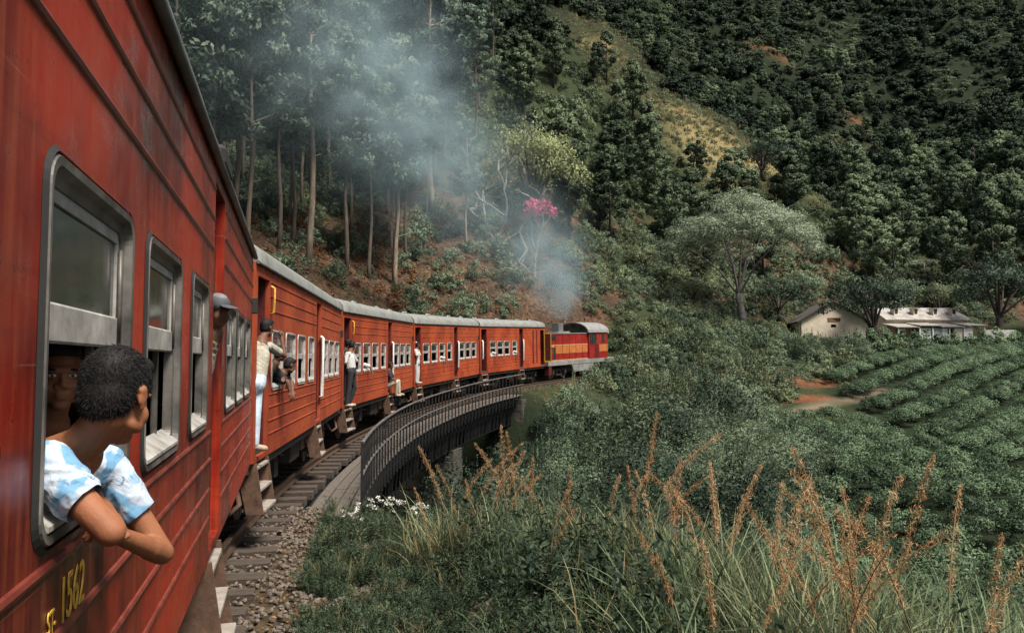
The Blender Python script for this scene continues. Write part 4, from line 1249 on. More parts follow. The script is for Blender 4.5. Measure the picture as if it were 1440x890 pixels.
put('eucalyptus_tree', BIGEUC, 565, 380, 76, 1.25, 'dense eucalyptus half hidden by the blue smoke', 1.3, 2.0)
DK = [round_variant(111+i, 7.5, 3.0, 'leaf_dark', 80, 70, .22, .22) for i in range(2)]
put('broadleaf_tree', DK[0], 1228, 490, 76, 1.32, 'dark rounded tree between the two farmhouses', 1.25)
put('broadleaf_tree', DK[1], 1408, 478, 82, 1.6, 'tall dark broadleaf tree beside the long farmhouse', 1.6, 1.0)
put('broadleaf_tree', DK[0], 1470, 480, 86, 1.35, 'dark broadleaf tree past the yard wall of the long farmhouse', 1.5, 2.5)
put('broadleaf_tree', DK[1], 1095, 455, 84, .80, 'dark bushy tree behind the umbrella shaped tree', 1.0, .6)
put('broadleaf_tree', DK[0], 1075, 330, 118, 1.0, 'dark spreading tree at the foot of the bare grassy spur', 1.5, 1.6)
MID = [round_variant(121+i, 6.0, 2.8, 'leaf_pale' if i == 1 else 'leaf_shrub', 64, 60, .24, .15) for i in range(2)]
for i, (px, py, d, sc, lb) in enumerate(((1320,440,96,.95,'pale green bushy tree behind the long farmhouse roof'),(1270,440,98,.9,'grey green bushy tree behind the long farmhouse'),(905,440,80,.75,'bushy tree on the slope above the locomotive cab'),(1130,440,92,.85,'low bushy tree to the rear of the umbrella shaped tree'),(975,452,78,.55,'small bushy tree under the umbrella shaped tree'))):
    put('bushy_tree', MID[(i+1) % 2], px, py, d, sc, lb, None, i*1.3)
# small palm-like papaya tree on the slope
def papaya():
    p = pix(1300, 395, 108); z = ground1(p.x, p.y); r = np.random.default_rng(2)
    o = tag(empty('papaya_tree', (p.x, p.y, z)), 'small slim papaya tree with flat leafy top on the slope', 'tree')
    mb = MB(); mb.tube([(0, 0, -.3), (.05, 0, 2.4)], [.12, .08], 6); mb.build('trunk', M['bark_white'], o)
    cc = [(math.cos(a)*1.1, math.sin(a)*1.1, 2.5) for a in np.linspace(0, 6.28, 9)]
    link_mesh('crown', quads_mesh('crown', clump_leaves(cc, .75, 40, .35, r, .5, .4, 0, 1.0, .3), M['leaf_umbrella']), o)
papaya()

# ------------------------------------------------------------------ shrubs on the inner side of the curve
BUSH = [shrub_mesh(131+i, 2.6, 1.7, ('leaf_shrub', 'leaf_dark', 'leaf_shrub')[i], 52, 90, .16, .5) for i in range(3)]
BUSHN = [shrub_mesh(136+i, 2.6, 1.7, ('leaf_shrub', 'leaf_dark', 'leaf_tea')[i], (64, 60, 50)[i], (190, 170, 130)[i], (.085, .10, .12)[i], .5) for i in range(3)]
BUSH2 = [shrub_mesh(141, 2.2, 1.6, 'leaf_pale', 48, 90, .16, .7)]
def bush_thing(name, me, x, y, sc, label, group, cat='shrub', wid=None, r=rng):
    z = ground1(x, y)
    o = empty(name, (x, y, z-.15), r.uniform(0, 6.28)); o.scale = (wid or sc, wid or sc, sc)
    link_mesh('foliage', me, o)
    return tag(o, label, cat, group)
def inner_shrubs():
    r = np.random.default_rng(55)
    X, Y = jgrid(0, 24, 26, 74, 2.7, r)
    Z = ground(X, Y); s, t = to_track(X, Y); px, py = proj(X, Y, Z)
    n = 0
    for i in range(len(X)):
        if t[i] < 3.6 or px[i] < 735: continue
        lim = 1105 if Y[i] < 50 else 1150
        if px[i] > lim: continue
        if px[i] > 1085 and 42 < Y[i] < 54: continue
        if Y[i] > 46 and px[i] < 890 and t[i] < 4.4: continue
        if Y[i] > 56 and px[i] < 930 and t[i] < 6: continue
        nearb = px[i] < 860 and Y[i] < 46
        top = 500 if Y[i] > 36 else 545
        if px[i] < 890: top = max(top, 576 - (px[i]-735)*.36)
        zt = CAMZ + (508-top)/F_PX*Y[i]
        hgt = np.clip((zt - Z[i])*r.uniform(.55, 1.08), .35, 4.6)
        pale = r.random() < .25
        me = BUSH2[0] if pale and Y[i] > 34 else (BUSHN[r.integers(3)] if Y[i] < 38 else BUSH[r.integers(3)])
        pale = me is BUSH2[0]; drk = me.materials[0] == M['leaf_dark']
        sc = hgt/3.2
        if Y[i] < 56:
            lab, grp = ('pale green feathery shrub in the thicket inside the curve', 'pale shrubs inside the curve') if pale else (('dark green leafy shrub in the thicket inside the curve', 'dark shrubs inside the curve') if drk else ('grey green leafy shrub in the thicket inside the curve', 'shrubs inside the curve'))
        else:
            lab, grp = ('pale scrubby bush between the locomotive and the umbrella shaped tree', 'pale bushes above the line') if pale else ('green bush between the locomotive and the umbrella shaped tree', 'bushes above the line')
        bush_thing('shrub', me, X[i], Y[i], sc, lab, grp, 'shrub', max(sc*r.uniform(.95, 1.25), .7), r); n += 1
    return n
nS = inner_shrubs()
def gully_shrubs():
    r = np.random.default_rng(59)
    for k in range(46):
        s_ = r.uniform(16.5, 44); t_ = r.uniform(3.4, 9.5)
        p = track(s_, t_); z = ground1(p.x, p.y); px, py = proj(p.x, p.y, z)
        if px < 470: continue
        top = 694 - (s_-16)*4.2 + 14*r.normal()
        zt = CAMZ + (508-top)/F_PX*p.y
        h = min(max(zt-z, .8), 4.5)
        bush_thing('shrub', BUSHN[1], p.x, p.y, h/3.2, 'dark shrub growing in the gully at the foot of the bridge', 'shrubs at the foot of the bridge', 'shrub', max(h/3.2, .7), r)
gully_shrubs()
def hedge():
    r = np.random.default_rng(56)
    HB = [shrub_mesh(151+i, 2.0, 1.25, 'leaf_tea', 34, 80, .20, 0, .5) for i in range(2)]
    for k in range(17):
        f = k/16; px = 1222 + 270*f; d = 67 + 5*f
        p = pix(px, 505, d)
        bush_thing('hedge_bush', HB[k % 2], p.x + r.normal()*.2, d + r.normal()*.5, r.uniform(.95, 1.2), 'glossy green bush in the hedge in front of the farmhouses', 'hedge bushes before the farmhouses', 'hedge', r.uniform(1.0, 1.3), r)
    for k in range(10):
        px = 1100 + 13*k; d = 58 + r.uniform(-2, 4)
        p = pix(px, 505, d)
        bush_thing('shrub', BUSH[k % 3], p.x, d, r.uniform(.5, .8), 'bush on the orange earth bank below the gabled farmhouse', 'bushes on the orange earth bank', 'shrub', None, r)
hedge()
def meadow():
    r = np.random.default_rng(58)
    X, Y = jgrid(4, 62, 48, 98, 1.15, r)
    Z = ground(X, Y); s, t = to_track(X, Y); px, py = proj(X, Y, Z)
    ok = ((t > 2.6) | (s > 68)) & (px > 820) & (px < 1560)
    ok &= ~((px > 1205) & (Y < 66)) & ~((px > 1120) & (Y > 76) & (Y < 92))
    pd_ = np.full(X.shape, 99.)
    for (a, b) in zip(_pp[:-1], _pp[1:]):
        ab = b-a; tt = np.clip(((X-a[0])*ab[0]+(Y-a[1])*ab[1])/(ab@ab), 0, 1); pd_ = np.minimum(pd_, np.hypot(X-a[0]-tt*ab[0], Y-a[1]-tt*ab[1]))
    ok &= (pd_ > 1.4) & ~((abs(X-19.5) < 2.6) & (abs(Y-49.0) < 1.2)) & (r.random(len(X)) < .82)
    X, Y, Z = X[ok], Y[ok], Z[ok]; n = len(X)
    ix = np.where(r.random(n) < .45, r.integers(3, 6, n), r.integers(0, 3, n))
    scatter('meadow_scrub', SHR+SHRP, np.c_[X, Y, Z-.15], rots(n, r, .15), r.uniform(.35, 1.0, n), ix, 'low pale and green scrub around the umbrella shaped tree', 'scrub')
meadow()

# ------------------------------------------------------------------ tea field
def tea_mesh(seed):
    r = np.random.default_rng(seed); cc = []; rad = []
    for i in range(16):
        th = r.uniform(0, 6.28); q = .48*math.sqrt(r.uniform(0, 1))
        cc.append((math.cos(th)*q, math.sin(th)*q, .36 + .26*(1-(q/.5)**2)*r.uniform(.7, 1.1))); rad.append(r.uniform(.15, .24))
    V = clump_leaves(cc, rad, 85, .065, r, .55, .5, 0, 1.0, .8, .4)
    return quads_mesh('foliage', V, M['leaf_tea'])
TEA = [tea_mesh(161+i) for i in range(3)]
def tea():
    r = np.random.default_rng(57)
    A = np.array([20.3, 44.5]); dr = np.array([.745, .667]); nr_ = np.array([.667, -.745])
    pts = []
    for k in range(-2, 18):                               # upper field in long contour rows
        w = -34.0
        while w < 44:
            q = A + nr_*(k*2.15 + .22*math.sin(w*.25+k)) + dr*(w + r.uniform(-.1, .1)); w += .70
            if q[0] < 19.6 + .04*(q[1]-30) or r.random() < .03: continue
            pts.append((q[0], q[1], 0))
    for k in range(-6, 16):                               # lower plot beside the thicket
        w = 0.0
        while w < 30:
            q = np.array([8.0, 22.0]) + np.array([.25, .97])*k*2.0 + np.array([.97, -.25])*(w+r.uniform(-.2, .2)); w += .85
            if (q[0] > 18.6 and q[1] > 24) or q[1] > 43 or q[1] < 12 or q[0] < 9 + .22*(q[1]-24): continue
            pts.append((q[0]+r.normal()*.12, q[1]+r.normal()*.12, 1))
    P = np.array(pts); Z = ground(P[:, 0], P[:, 1]); px, py = proj(P[:, 0], P[:, 1], Z+.4)
    ok = (px < 1500) & (P[:, 1] > 13) & (P[:, 1] < 72)
    P, Z, px, py = P[ok], Z[ok], px[ok], py[ok]
    ind = (px > 1090) & (px < 1445) & (py < 760)
    order = np.argsort(np.where(ind, P[:, 1], 999)); solo = order[:300]; rest = np.setdiff1d(np.arange(len(P)), solo)
    for i in solo:
        o = empty('tea_bush', (P[i, 0], P[i, 1], Z[i]-.05), r.uniform(0, 6.28)); sc = r.uniform(1.3, 1.55); o.scale = (sc, sc, sc*.95)
        link_mesh('foliage', TEA[r.integers(3)], o)
        up = P[i, 2] == 0
        tag(o, 'clipped tea bush in a long row of the field below the farmhouses' if up else 'clipped tea bush in the plot beside the thicket', 'tea bush', 'tea bushes in the upper rows' if up else 'tea bushes in the lower plot')
    n = len(rest)
    scatter('tea_rows', TEA, np.c_[P[rest, :2], Z[rest]-.05], rots(n, r, .05), r.uniform(1.3, 1.55, n), r.integers(0, 3, n), 'further clipped tea bushes filling the terraced field', 'tea bushes')
    return n
nT = tea()

# ------------------------------------------------------------------ near bank: grass, weeds, plumes, ballast, litter
GRS = [blades_mesh(171+i, 60, (1.0, .8, .55)[i], .10, 'grass_green', (.010, .009, .008)[i], .75) for i in range(3)]
GRS.append(blades_mesh(175, 40, .8, .10, 'grass_dry', .007, .7))
WEED = [weed_mesh(181+i, (.75, .6, .5, .9)[i], (12, 13, 12, 11)[i], 'weed', (.038, .032, .042, .036)[i]) for i in range(4)]
def foreground():
    r = np.random.default_rng(65)
    out = []
    X, Y = jgrid(-6, 26, -1.5, 21, .28, r)
    Z = ground(X, Y); s, t = to_track(X, Y); px, py = proj(X, Y, Z)
    d = np.hypot(X, Y)
    ok = (t > 2.35) & (d > 1.9) & (px > -200) & (px < 1750) & (X < 6 + Y*1.1) & ((s < 17.5) | (t > 9))
    ok &= r.random(len(X)) < np.clip(1.15 - Y*.035, .3, 1) * np.clip((t-2.2)/1.4, .22, 1)
    # a thinner, low strip beside the gravel
    X, Y, Z, t, px, d = X[ok], Y[ok], Z[ok], t[ok], px[ok], d[ok]; n = len(X)
    grassy = np.clip((px-700)/300, .25, .9)
    isg = r.random(n) < grassy
    ix = np.where(isg, np.where(r.random(n) < .12, 3, r.integers(0, 3, n)), r.integers(4, 8, n))
    sc = r.uniform(.65, 1.2, n) * np.clip((t-1.9)/2.3, .30, 1.0) * np.where(d < 3.2, .8, 1.0) * np.where((Y > 5.5) & (Y < 10.5) & (t > 4), 1.2, 1.0)
    scatter('bank_grass', GRS+WEED, np.c_[X, Y, Z-.03], rots(n, r, .18), sc, ix, 'dense dark green grass and weeds on the bank beside the track', 'grass')
    # long arching blades close to the carriage window
    TALL = [blades_mesh(177+i, 34, 1.25, .14, ('grass_green', 'leaf_pale')[i], .012, 1.0, 6) for i in range(2)] + [blades_mesh(179, 20, 1.1, .12, 'grass_dry', .010, .9, 6)]
    X, Y = jgrid(.5, 9, 1.8, 8.5, .62, r); Z = ground(X, Y); px, py = proj(X, Y, Z)
    ok = (np.hypot(X, Y) > 2.5) & (px > 880) & (px < 1700) & (r.random(len(X)) < .75)
    X, Y, Z = X[ok], Y[ok], Z[ok]; m = len(X)
    scatter('tall_grass', TALL, np.c_[X, Y, Z-.04], rots(m, r, .15), r.uniform(.7, 1.15, m), r.choice([0, 0, 1, 1, 2], m), 'long arching grass blades in front of the dry plumes', 'grass')
    # paler tufts at the feet of the plumes along the crest
    cr = [(pix(px_, 700, d_).x, d_) for px_, d_ in ((640,9.5),(700,9.6),(740,9.8),(780,9.2),(820,8.8),(850,8.6),(880,8.6),(905,8.2),(935,7.8),(960,7.4),(990,6.9),(1030,6.9),(1060,6.4),(1100,5.8),(1150,5.5),(1200,5.7),(1250,5.3),(1310,5.2),(1360,5.1),(1410,5.2))]
    q = np.array([(x_ + r.normal()*.35, y_ + r.normal()*.35) for x_, y_ in cr for k_ in range(10)]); m = len(q)
    scatter('crest_grass', [blades_mesh(205, 44, 1.0, .12, 'leaf_pale', .008, .7, 5), blades_mesh(206, 44, .9, .12, 'grass_dry', .007, .8, 5)], np.c_[q, ground(q[:, 0], q[:, 1])-.04], rots(m, r, .15), r.uniform(.9, 1.4, m), r.choice([0, 0, 1], m), 'pale green and straw grass tufts along the crest of the bank', 'grass')
    return n
nF = foreground()
def gully_growth():
    r = np.random.default_rng(66)
    X, Y = jgrid(-12, 16, 14, 48, .85, r)
    Z = ground(X, Y); s, t = to_track(X, Y); px, py = proj(X, Y, Z)
    ok = (px > 400) & (px < 1150) & (s > 14.2) & (s < 48) & ((t > 2.7) | (t < -4) | (Z < -2.5)) & (Z < np.where(s > 42, -.6, 1.2))
    ok &= r.random(len(X)) < .8
    X, Y, Z = X[ok], Y[ok], Z[ok]; n = len(X)
    scatter('gully_growth', SHR + [BUSH[0]], np.c_[X, Y, Z-.1], rots(n, r, .15), np.where(abs(t[ok]) < 3.5, .4, r.uniform(.4, .9, n)), r.integers(0, 4, n), 'shady undergrowth filling the gully beneath the bridge', 'undergrowth')
    # pale grass beside the line past the bridge
    X, Y = jgrid(-4, 14, 44, 66, .42, r)
    Z = ground(X, Y); s, t = to_track(X, Y)
    ok = (s > BR1+.3) & (t > 1.75) & (t < 4.2)
    X, Y, Z, t = X[ok], Y[ok], Z[ok], t[ok]; n = len(X)
    scatter('verge_grass', [GRS[3], GRS[2], SHRP[0]], np.c_[X, Y, Z-.03], rots(n, r, .15), r.uniform(.45, .75, n), r.choice([0, 0, 1], n), 'straw coloured grass along the line past the bridge', 'grass')
gully_growth()
def plume_mesh(seed):
    """reed stalk with a feathery drooping seed head"""
    r = np.random.default_rng(seed); Q = []
    H = 1.25; bend = r.uniform(.12, .45); th = r.uniform(0, 6.28); d = np.array([math.cos(th), math.sin(th), 0])
    def P(f): return d*bend*H*f**2.4 + np.array([0, 0, H*(f - .22*bend*f**3)])
    mb = MB(); mb.tube([tuple(P(f)) for f in np.linspace(0, 1, 9)], list(np.linspace(.006, .0022, 9)), 4, False)
    stem = mb.mesh('stalk', M['grass_dry'])
    cs = []; os_ = []
    for j in range(340):
        f = r.uniform(.58, 1.0); w = .021*math.sin(math.pi*min(1, (f-.55)/.47))**.7 + .004
        cs.append(P(f) + r.normal(size=3)*w*.6 + np.array([0, 0, -.01])); os_.append(r.normal(size=3))
    V = leaf_quads(np.array(cs), unit(np.array(os_)), .034, r, .09, .5, 1.6, .2)
    return stem, quads_mesh('seed_head', V, M['plume'])
PLM = [plume_mesh(191+i) for i in range(5)]
def plumes():
    r = np.random.default_rng(75)
    # (photo x of the head, y of its tip, distance): clusters along the crest of the bank
    spec = []
    for px, py, d in ((655,605,9),(622,625,9.4),(680,615,9.8),(715,590,10.2),(700,650,9),(640,645,9),(690,640,9.5),(730,600,10),(705,625,9),(745,625,9.6),(775,650,9),(800,645,8.5),(612,672,8.5),(668,660,9.2),
                      (885,565,9.5),(905,640,8),(845,640,8.4),(870,655,8),(930,650,7.5),(955,640,7),(985,660,6.5),(1035,610,7),(1020,650,6.5),(1060,665,6),
                      (1095,655,5.4),(1085,690,5),(1120,690,5.5),(1190,610,6),(1215,620,5.6),(1180,650,5),(1150,690,4.8),(1205,690,4.6),(1235,660,5.2),(1170,720,4.4),
                      (1300,665,5),(1275,690,4.7),(1330,670,5.2),(1310,720,4.3),(965,700,5),(1000,715,4.8),(1045,720,4.5),(780,670,7.5),(760,690,7)):
        p = pix(px, py, d); z = ground1(p.x, d); h = p.z - z
        spec.append((p.x, d, z, h))
        if px in (885, 905, 955, 1035, 1095, 1190, 1215, 1205, 1180, 1300, 730, 655, 690, 985, 1020): spec.append((p.x + r.normal()*.10, d + r.normal()*.2, z, h*r.uniform(.8, 1.02)))
    for k, (x, y, z, h) in enumerate(spec):
        v = PLM[k % 5]; sc = max(.55, min(h, 2.4))/1.2
        o = empty('reed_plume', (x, y, z-.05), r.uniform(0, 6.28)); o.scale = (sc*.9, sc*.9, sc)
        o.rotation_euler = (r.normal()*.06, .08 + r.normal()*.08, o.rotation_euler.z)
        link_mesh('stalk', v[0], o); tag(link_mesh('seed_head', v[1], o), kind='stuff')
        tag(o, 'dry orange grass plume rising above the weeds of the near bank', 'grass plume', 'dry plumes on the near bank')
plumes()
def white_flowers():
    r = np.random.default_rng(76)
    for k, (px, py, d, lb) in enumerate(((522,702,11.5,'white flowering weed at the near end of the bridge walkway'),(556,698,11.8,'taller white flowering weed past the walkway end post'),(500,716,10.8,'low white flowering weed beside the track gravel'),(590,708,11,'sparse white flowering weed among the bank weeds'))):
        p = pix(px, py, d); z = ground1(p.x, d); h = max(.35, p.z - z)
        o = tag(empty('flowering_weed', (p.x, d, z), k), lb, 'weed')
        o.scale = (h/.8,)*3
        link_mesh('foliage', WEED[k % 4], o)
        cc = [(r.normal()*.14, r.normal()*.14, .72+r.normal()*.06) for i in range(9)]
        link_mesh('flower_head', quads_mesh('flower_head', clump_leaves(cc, .05, 22, .03, r, .8, .9), M['flower_white']), o)
white_flowers()
# ballast stones and dead leaves
def stones():
    r = np.random.default_rng(77)
    simple('ballast_stone', (.19, .155, .12), .95, 0, .5, 9, .3, (.045, .035, .027))
    protos = []
    for i in range(4):
        bm = bmesh.new(); bmesh.ops.create_icosphere(bm, subdivisions=1, radius=.05)
        for v in bm.verts: v.co *= r.uniform(.65, 1.25); v.co.z *= .75
        me = bpy.data.meshes.new('stone'); bm.to_mesh(me); bm.free(); me.materials.append(M['ballast_stone']); protos.append(me)
    dl = quads_mesh('leaf', leaf_quads(np.zeros((1, 3)), np.array([[0, 0, 1.]]), .13, r, .5, .2), M['dead_leaf'])
    protos.append(dl)
    SS = r.uniform(-3, BR0-.2, 24000); TT = r.uniform(-2.6, 3.9, 24000)
    keep = r.random(24000) < np.clip(1.25-(TT-1.6)*.45, .15, 1)
    SS, TT = SS[keep], TT[keep]
    hd = np.interp(SS, S_ARR, HEAD); X = np.interp(SS, S_ARR, CX)+TT*np.cos(hd); Y = np.interp(SS, S_ARR, CY)-TT*np.sin(hd)
    Z = ground(X, Y); inner = abs(TT) < 1.9
    Z = np.where(inner, np.maximum(Z, np.interp(SS, S_ARR, ZP)-.225+r.uniform(-.02, .05, len(Z))), Z+.01)
    n = len(X); ix = np.where(r.random(n) < .14, 4, r.integers(0, 4, n))
    scatter('ballast', protos, np.c_[X, Y, Z], np.c_[r.normal(size=(n, 2))*.5, r.uniform(0, 6.28, n)], r.uniform(.22, .85, n), ix, 'grey brown track gravel with scattered dead leaves', 'gravel')
    # leaf litter and clods on the bank behind the train
    X, Y = jgrid(-24, 8, 30, 70, .34, r)
    s, t = to_track(X, Y); ok = (t < -3) & (t > -28) & (s > 14) & (r.random(len(X)) < .9)
    X, Y, t = X[ok], Y[ok], t[ok]; Z = ground(X, Y); n = len(X)
    ix = np.where(r.random(n) < .8, 4, r.integers(0, 4, n))
    scatter('leaf_litter', protos, np.c_[X, Y, Z+.03], np.c_[r.normal(size=(n, 2))*.7, r.uniform(0, 6.28, n)], np.where(ix == 4, r.uniform(1.2, 3.2, n), r.uniform(1, 3.5, n)), ix, 'brown dead leaves and clods covering the bank under the eucalyptus', 'leaf litter')
    X, Y = jgrid(-26, 8, 28, 74, .85, r); s, t = to_track(X, Y)
    ok = (t < -3.2) & (t > -24) & (s > 14) & (r.random(len(X)) < np.where(fbm(X, Y, 7, 44) > 0, .75, .3))
    X, Y = X[ok], Y[ok]; n = len(X)
    DEAD = [shrub_mesh(211, .7, .55, 'dead_leaf', 14, 26, .16, .5), shrub_mesh(212, .6, .5, 'leaf_shrub', 14, 26, .15, .5)]
    scatter('bank_scrub', [GRS[3], GRS[2]] + DEAD, np.c_[X, Y, ground(X, Y)-.05], rots(n, r, .2), r.uniform(.5, 1.2, n), r.choice([0, 0, 1, 2, 2, 3], n), 'dry brown scrub and grass tufts on the bank behind the train', 'scrub')
    # short turf and weeds creeping over the gravel edge
    S_ = r.uniform(-1, BR0, 3600); T_ = 1.9 + abs(r.normal(size=3600))*1.0
    hd = np.interp(S_, S_ARR, HEAD); X = np.interp(S_, S_ARR, CX)+T_*np.cos(hd); Y = np.interp(S_, S_ARR, CY)-T_*np.sin(hd)
    ok = fbm(X, Y, 2.2, 45) > -.35; X, Y = X[ok], Y[ok]; n = len(X)
    scatter('gravel_turf', [GRS[2], GRS[3], WEED[1], WEED[2]], np.c_[X, Y, ground(X, Y)-.02], rots(n, r, .2), r.uniform(.16, .55, n), r.choice([0, 0, 1, 2, 2, 3, 3], n), 'short turf and small weeds growing through the gravel', 'turf')
stones()
# ------------------------------------------------------------------ people
def organic(name, prims, mat, voxel=.008, smooth=4, origin=Vector((0, 0, 0))):
    """one continuous surface grown from overlapping tapered limbs and ellipsoids"""
    bm = bmesh.new()
    for p in prims:
        if p[0] == 'ell':
            _, c, rad, B = p
            g = bmesh.ops.create_icosphere(bm, subdivisions=3, radius=1)
            for v in g['verts']:
                q = Vector((v.co.x*rad[0], v.co.y*rad[1], v.co.z*rad[2])); v.co = B @ q + Vector(c)
        else:
            _, a, b, ra, rb = p
            a, b = Vector(a), Vector(b); d = b-a; L = d.length
            if L < 1e-6: continue
            q = d.to_track_quat('Z', 'Y').to_matrix(); rings = []
            n = 14
            prof = [(-ra*math.cos(t), ra*math.sin(t)) for t in np.linspace(.12, math.pi/2, 5)] + [(L + rb*math.sin(t), rb*math.cos(t)) for t in np.linspace(0, math.pi/2-.12, 5)]
            for (z, r_) in prof:
                rings.append([bm.verts.new(q @ Vector((r_*math.cos(2*math.pi*k/n), r_*math.sin(2*math.pi*k/n), z)) + a) for k in range(n)])
            for i in range(len(rings)-1):
                for k in range(n): bm.faces.new((rings[i][k], rings[i][(k+1) % n], rings[i+1][(k+1) % n], rings[i+1][k]))
            bm.faces.new(rings[0][::-1]); bm.faces.new(rings[-1])
    for v in bm.verts: v.co -= origin
    me = bpy.data.meshes.new('tmp'); bm.to_mesh(me); bm.free()
    t = bpy.data.objects.new('tmp', me); col.objects.link(t)
    m = t.modifiers.new('r', 'REMESH'); m.mode = 'VOXEL'; m.voxel_size = voxel; m.use_smooth_shade = True
    if smooth:
        s = t.modifiers.new('s', 'SMOOTH'); s.iterations = smooth; s.factor = .5
    dg = bpy.context.evaluated_depsgraph_get()
    out = bpy.data.meshes.new_from_object(t.evaluated_get(dg))
    bpy.data.objects.remove(t); bpy.data.meshes.remove(me)
    out.name = name; out.materials.clear(); out.materials.append(mat)
    out.polygons.foreach_set('use_smooth', np.ones(len(out.polygons), bool))
    return out
def basis(fwd, up):
    f = Vector(fwd).normalized(); u = Vector(up); u = (u - f*u.dot(f)).normalized(); r = f.cross(u)
    return Matrix((r, f, u)).transposed()       # columns: right, forward, up
def head_prims(c, B, s, nose=1.0):
    c = Vector(c)
    def at(x, y, z): return c + B @ Vector((x*s, y*s, z*s))
    E_ = lambda p, r: ('ell', p, tuple(k*s for k in r), B)
    out = [E_(at(0, -.010, .028), (.074, .094, .090)), E_(at(0, .026, -.030), (.060, .066, .086)), E_(at(0, .052, -.098), (.030, .028, .022)),
           E_(at(0, .080, .022), (.048, .018, .012)), ('cap', at(0, .088, .004), at(0, .092+.014*nose, -.030), .008*s, .013*s*nose),
           E_(at(.016, .094, -.034), (.010, .010, .008)), E_(at(-.016, .094, -.034), (.010, .010, .008)),
           E_(at(0, .080+.006*nose, -.060), (.024, .011, .007)), E_(at(0, .078+.006*nose, -.072), (.020, .011, .007)),
           E_(at(.036, .068, -.035), (.020, .018, .020)), E_(at(-.036, .068, -.035), (.020, .018, .020)),
           E_(at(.046, .03, -.072), (.018, .035, .022)), E_(at(-.046, .03, -.072), (.018, .035, .022))]
    if nose < 1: out += [E_(at(sg*.040, .046, -.042), (.027, .030, .034)) for sg in (1, -1)]
    for sg in (1, -1):
        out += [E_(at(sg*.077, -.006, -.006), (.008, .019, .026)), E_(at(sg*.080, -.014, .010), (.007, .016, .016)), E_(at(sg*.075, .000, -.030), (.007, .010, .012))]
    return out, at
def hand_prims(w, d, n, s=1.0, curl=.5, left=False):
    """palm, four unequal fingers and a thumb that leaves the side of the palm"""
    w = Vector(w); d = Vector(d).normalized(); n = Vector(n); n = (n - d*n.dot(d)).normalized(); a = d.cross(n)*(-1 if left else 1)
    B = Matrix((a, d, n)).transposed()
    out = [('ell', w + d*.045*s, (.038*s, .048*s, .014*s), B)]
    for k, (o, L) in enumerate(((-.028, .062), (-.010, .072), (.009, .068), (.026, .054))):
        p0 = w + d*.080*s + a*o*s; p1 = p0 + (d*math.cos(curl) + n*math.sin(curl))*L*.5*s
        p2 = p1 + (d*math.cos(curl*2.2) + n*math.sin(curl*2.2))*L*.5*s
        out += [('cap', p0 - d*.012*s, p1, .0095*s, .0085*s), ('cap', p1, p2, .0085*s, .007*s)]
    t0 = w + d*.020*s - a*.032*s; t1 = t0 + (d*.6 - a*.75 + n*.25)*.036*s; t2 = t1 + (d*.9 - a*.1 + n*.4)*.03*s
    out += [('cap', t0, t1, .013*s, .010*s), ('cap', t1, t2, .010*s, .008*s)]
    return out
SKIN = []
def skin_mat(name, c):
    m, nt, p, o = new_mat(name)
    n = noise(nt, 18, 4); nt.links.new(ramp(nt, n, [(.3, tuple(x*.82 for x in c)), (.7, tuple(min(1, x*1.12) for x in c))]), p.inputs['Base Color'])
    p.inputs['Roughness'].default_value = .64; p.inputs['Specular IOR Level'].default_value = .3; p.inputs['Subsurface Weight'].default_value = .08
    p.inputs['Subsurface Radius'].default_value = (.02, .008, .004); p.inputs['Subsurface Scale'].default_value = .3
    bump(nt, p, noise(nt, 160, 5), .25, .003)
    return m
skin_mat('skin', (.25, .098, .046)); skin_mat('skin_dark', (.13, .062, .038))
simple('hair', (.010, .009, .009), .7, 0, .3, 40, spec=.25)
simple('eye_white', (.6, .58, .55), .3); simple('eye_dark', (.012, .008, .006), .2)
simple('cloth_khaki', (.33, .31, .25), .9, 0, .3, 9, .4); simple('cloth_jeans', (.42, .50, .58), .9, 0, .25, 9, .4)
simple('cloth_white', (.44, .44, .43), .9, 0, .10, 9, .4); simple('cloth_black', (.018, .018, .022), .9, 0, .3, 9, .3)
simple('cloth_tan', (.42, .37, .28), .9, 0, .2, 9, .4); simple('cloth_blue', (.09, .16, .24), .9, 0, .3, 9, .3); simple('shoe', (.34, .26, .19), .7)
simple('cap_grey', (.06, .065, .075), .8, 0, .3, 20, .3); simple('cap_top', (.15, .155, .17), .8, 0, .2, 20)
def shirt_pattern():
    m, nt, p, o = new_mat('shirt_print')
    a = noise(nt, 8.5, 3, 'Object', None, .5, 1.2); b = noise(nt, 26, 3, 'Object', None, .6, .8)
    base = mix(nt, ramp(nt, a, [(.50, (0,0,0)), (.56, (1,1,1))]), (.40, .46, .54), (.13, .28, .44))
    base = mix(nt, ramp(nt, b, [(.63, (0,0,0)), (.66, (.8,)*3)]), base, (.07, .16, .28))
    nt.links.new(base, p.inputs['Base Color']); p.inputs['Roughness'].default_value = .9
    bump(nt, p, noise(nt, 16, 3, 'Object', None, .55, 1.0), .5, .02)
shirt_pattern()
def xf(coach):
    Mx = Matrix.Translation(coach.location) @ coach.rotation_euler.to_matrix().to_4x4()
    return Mx
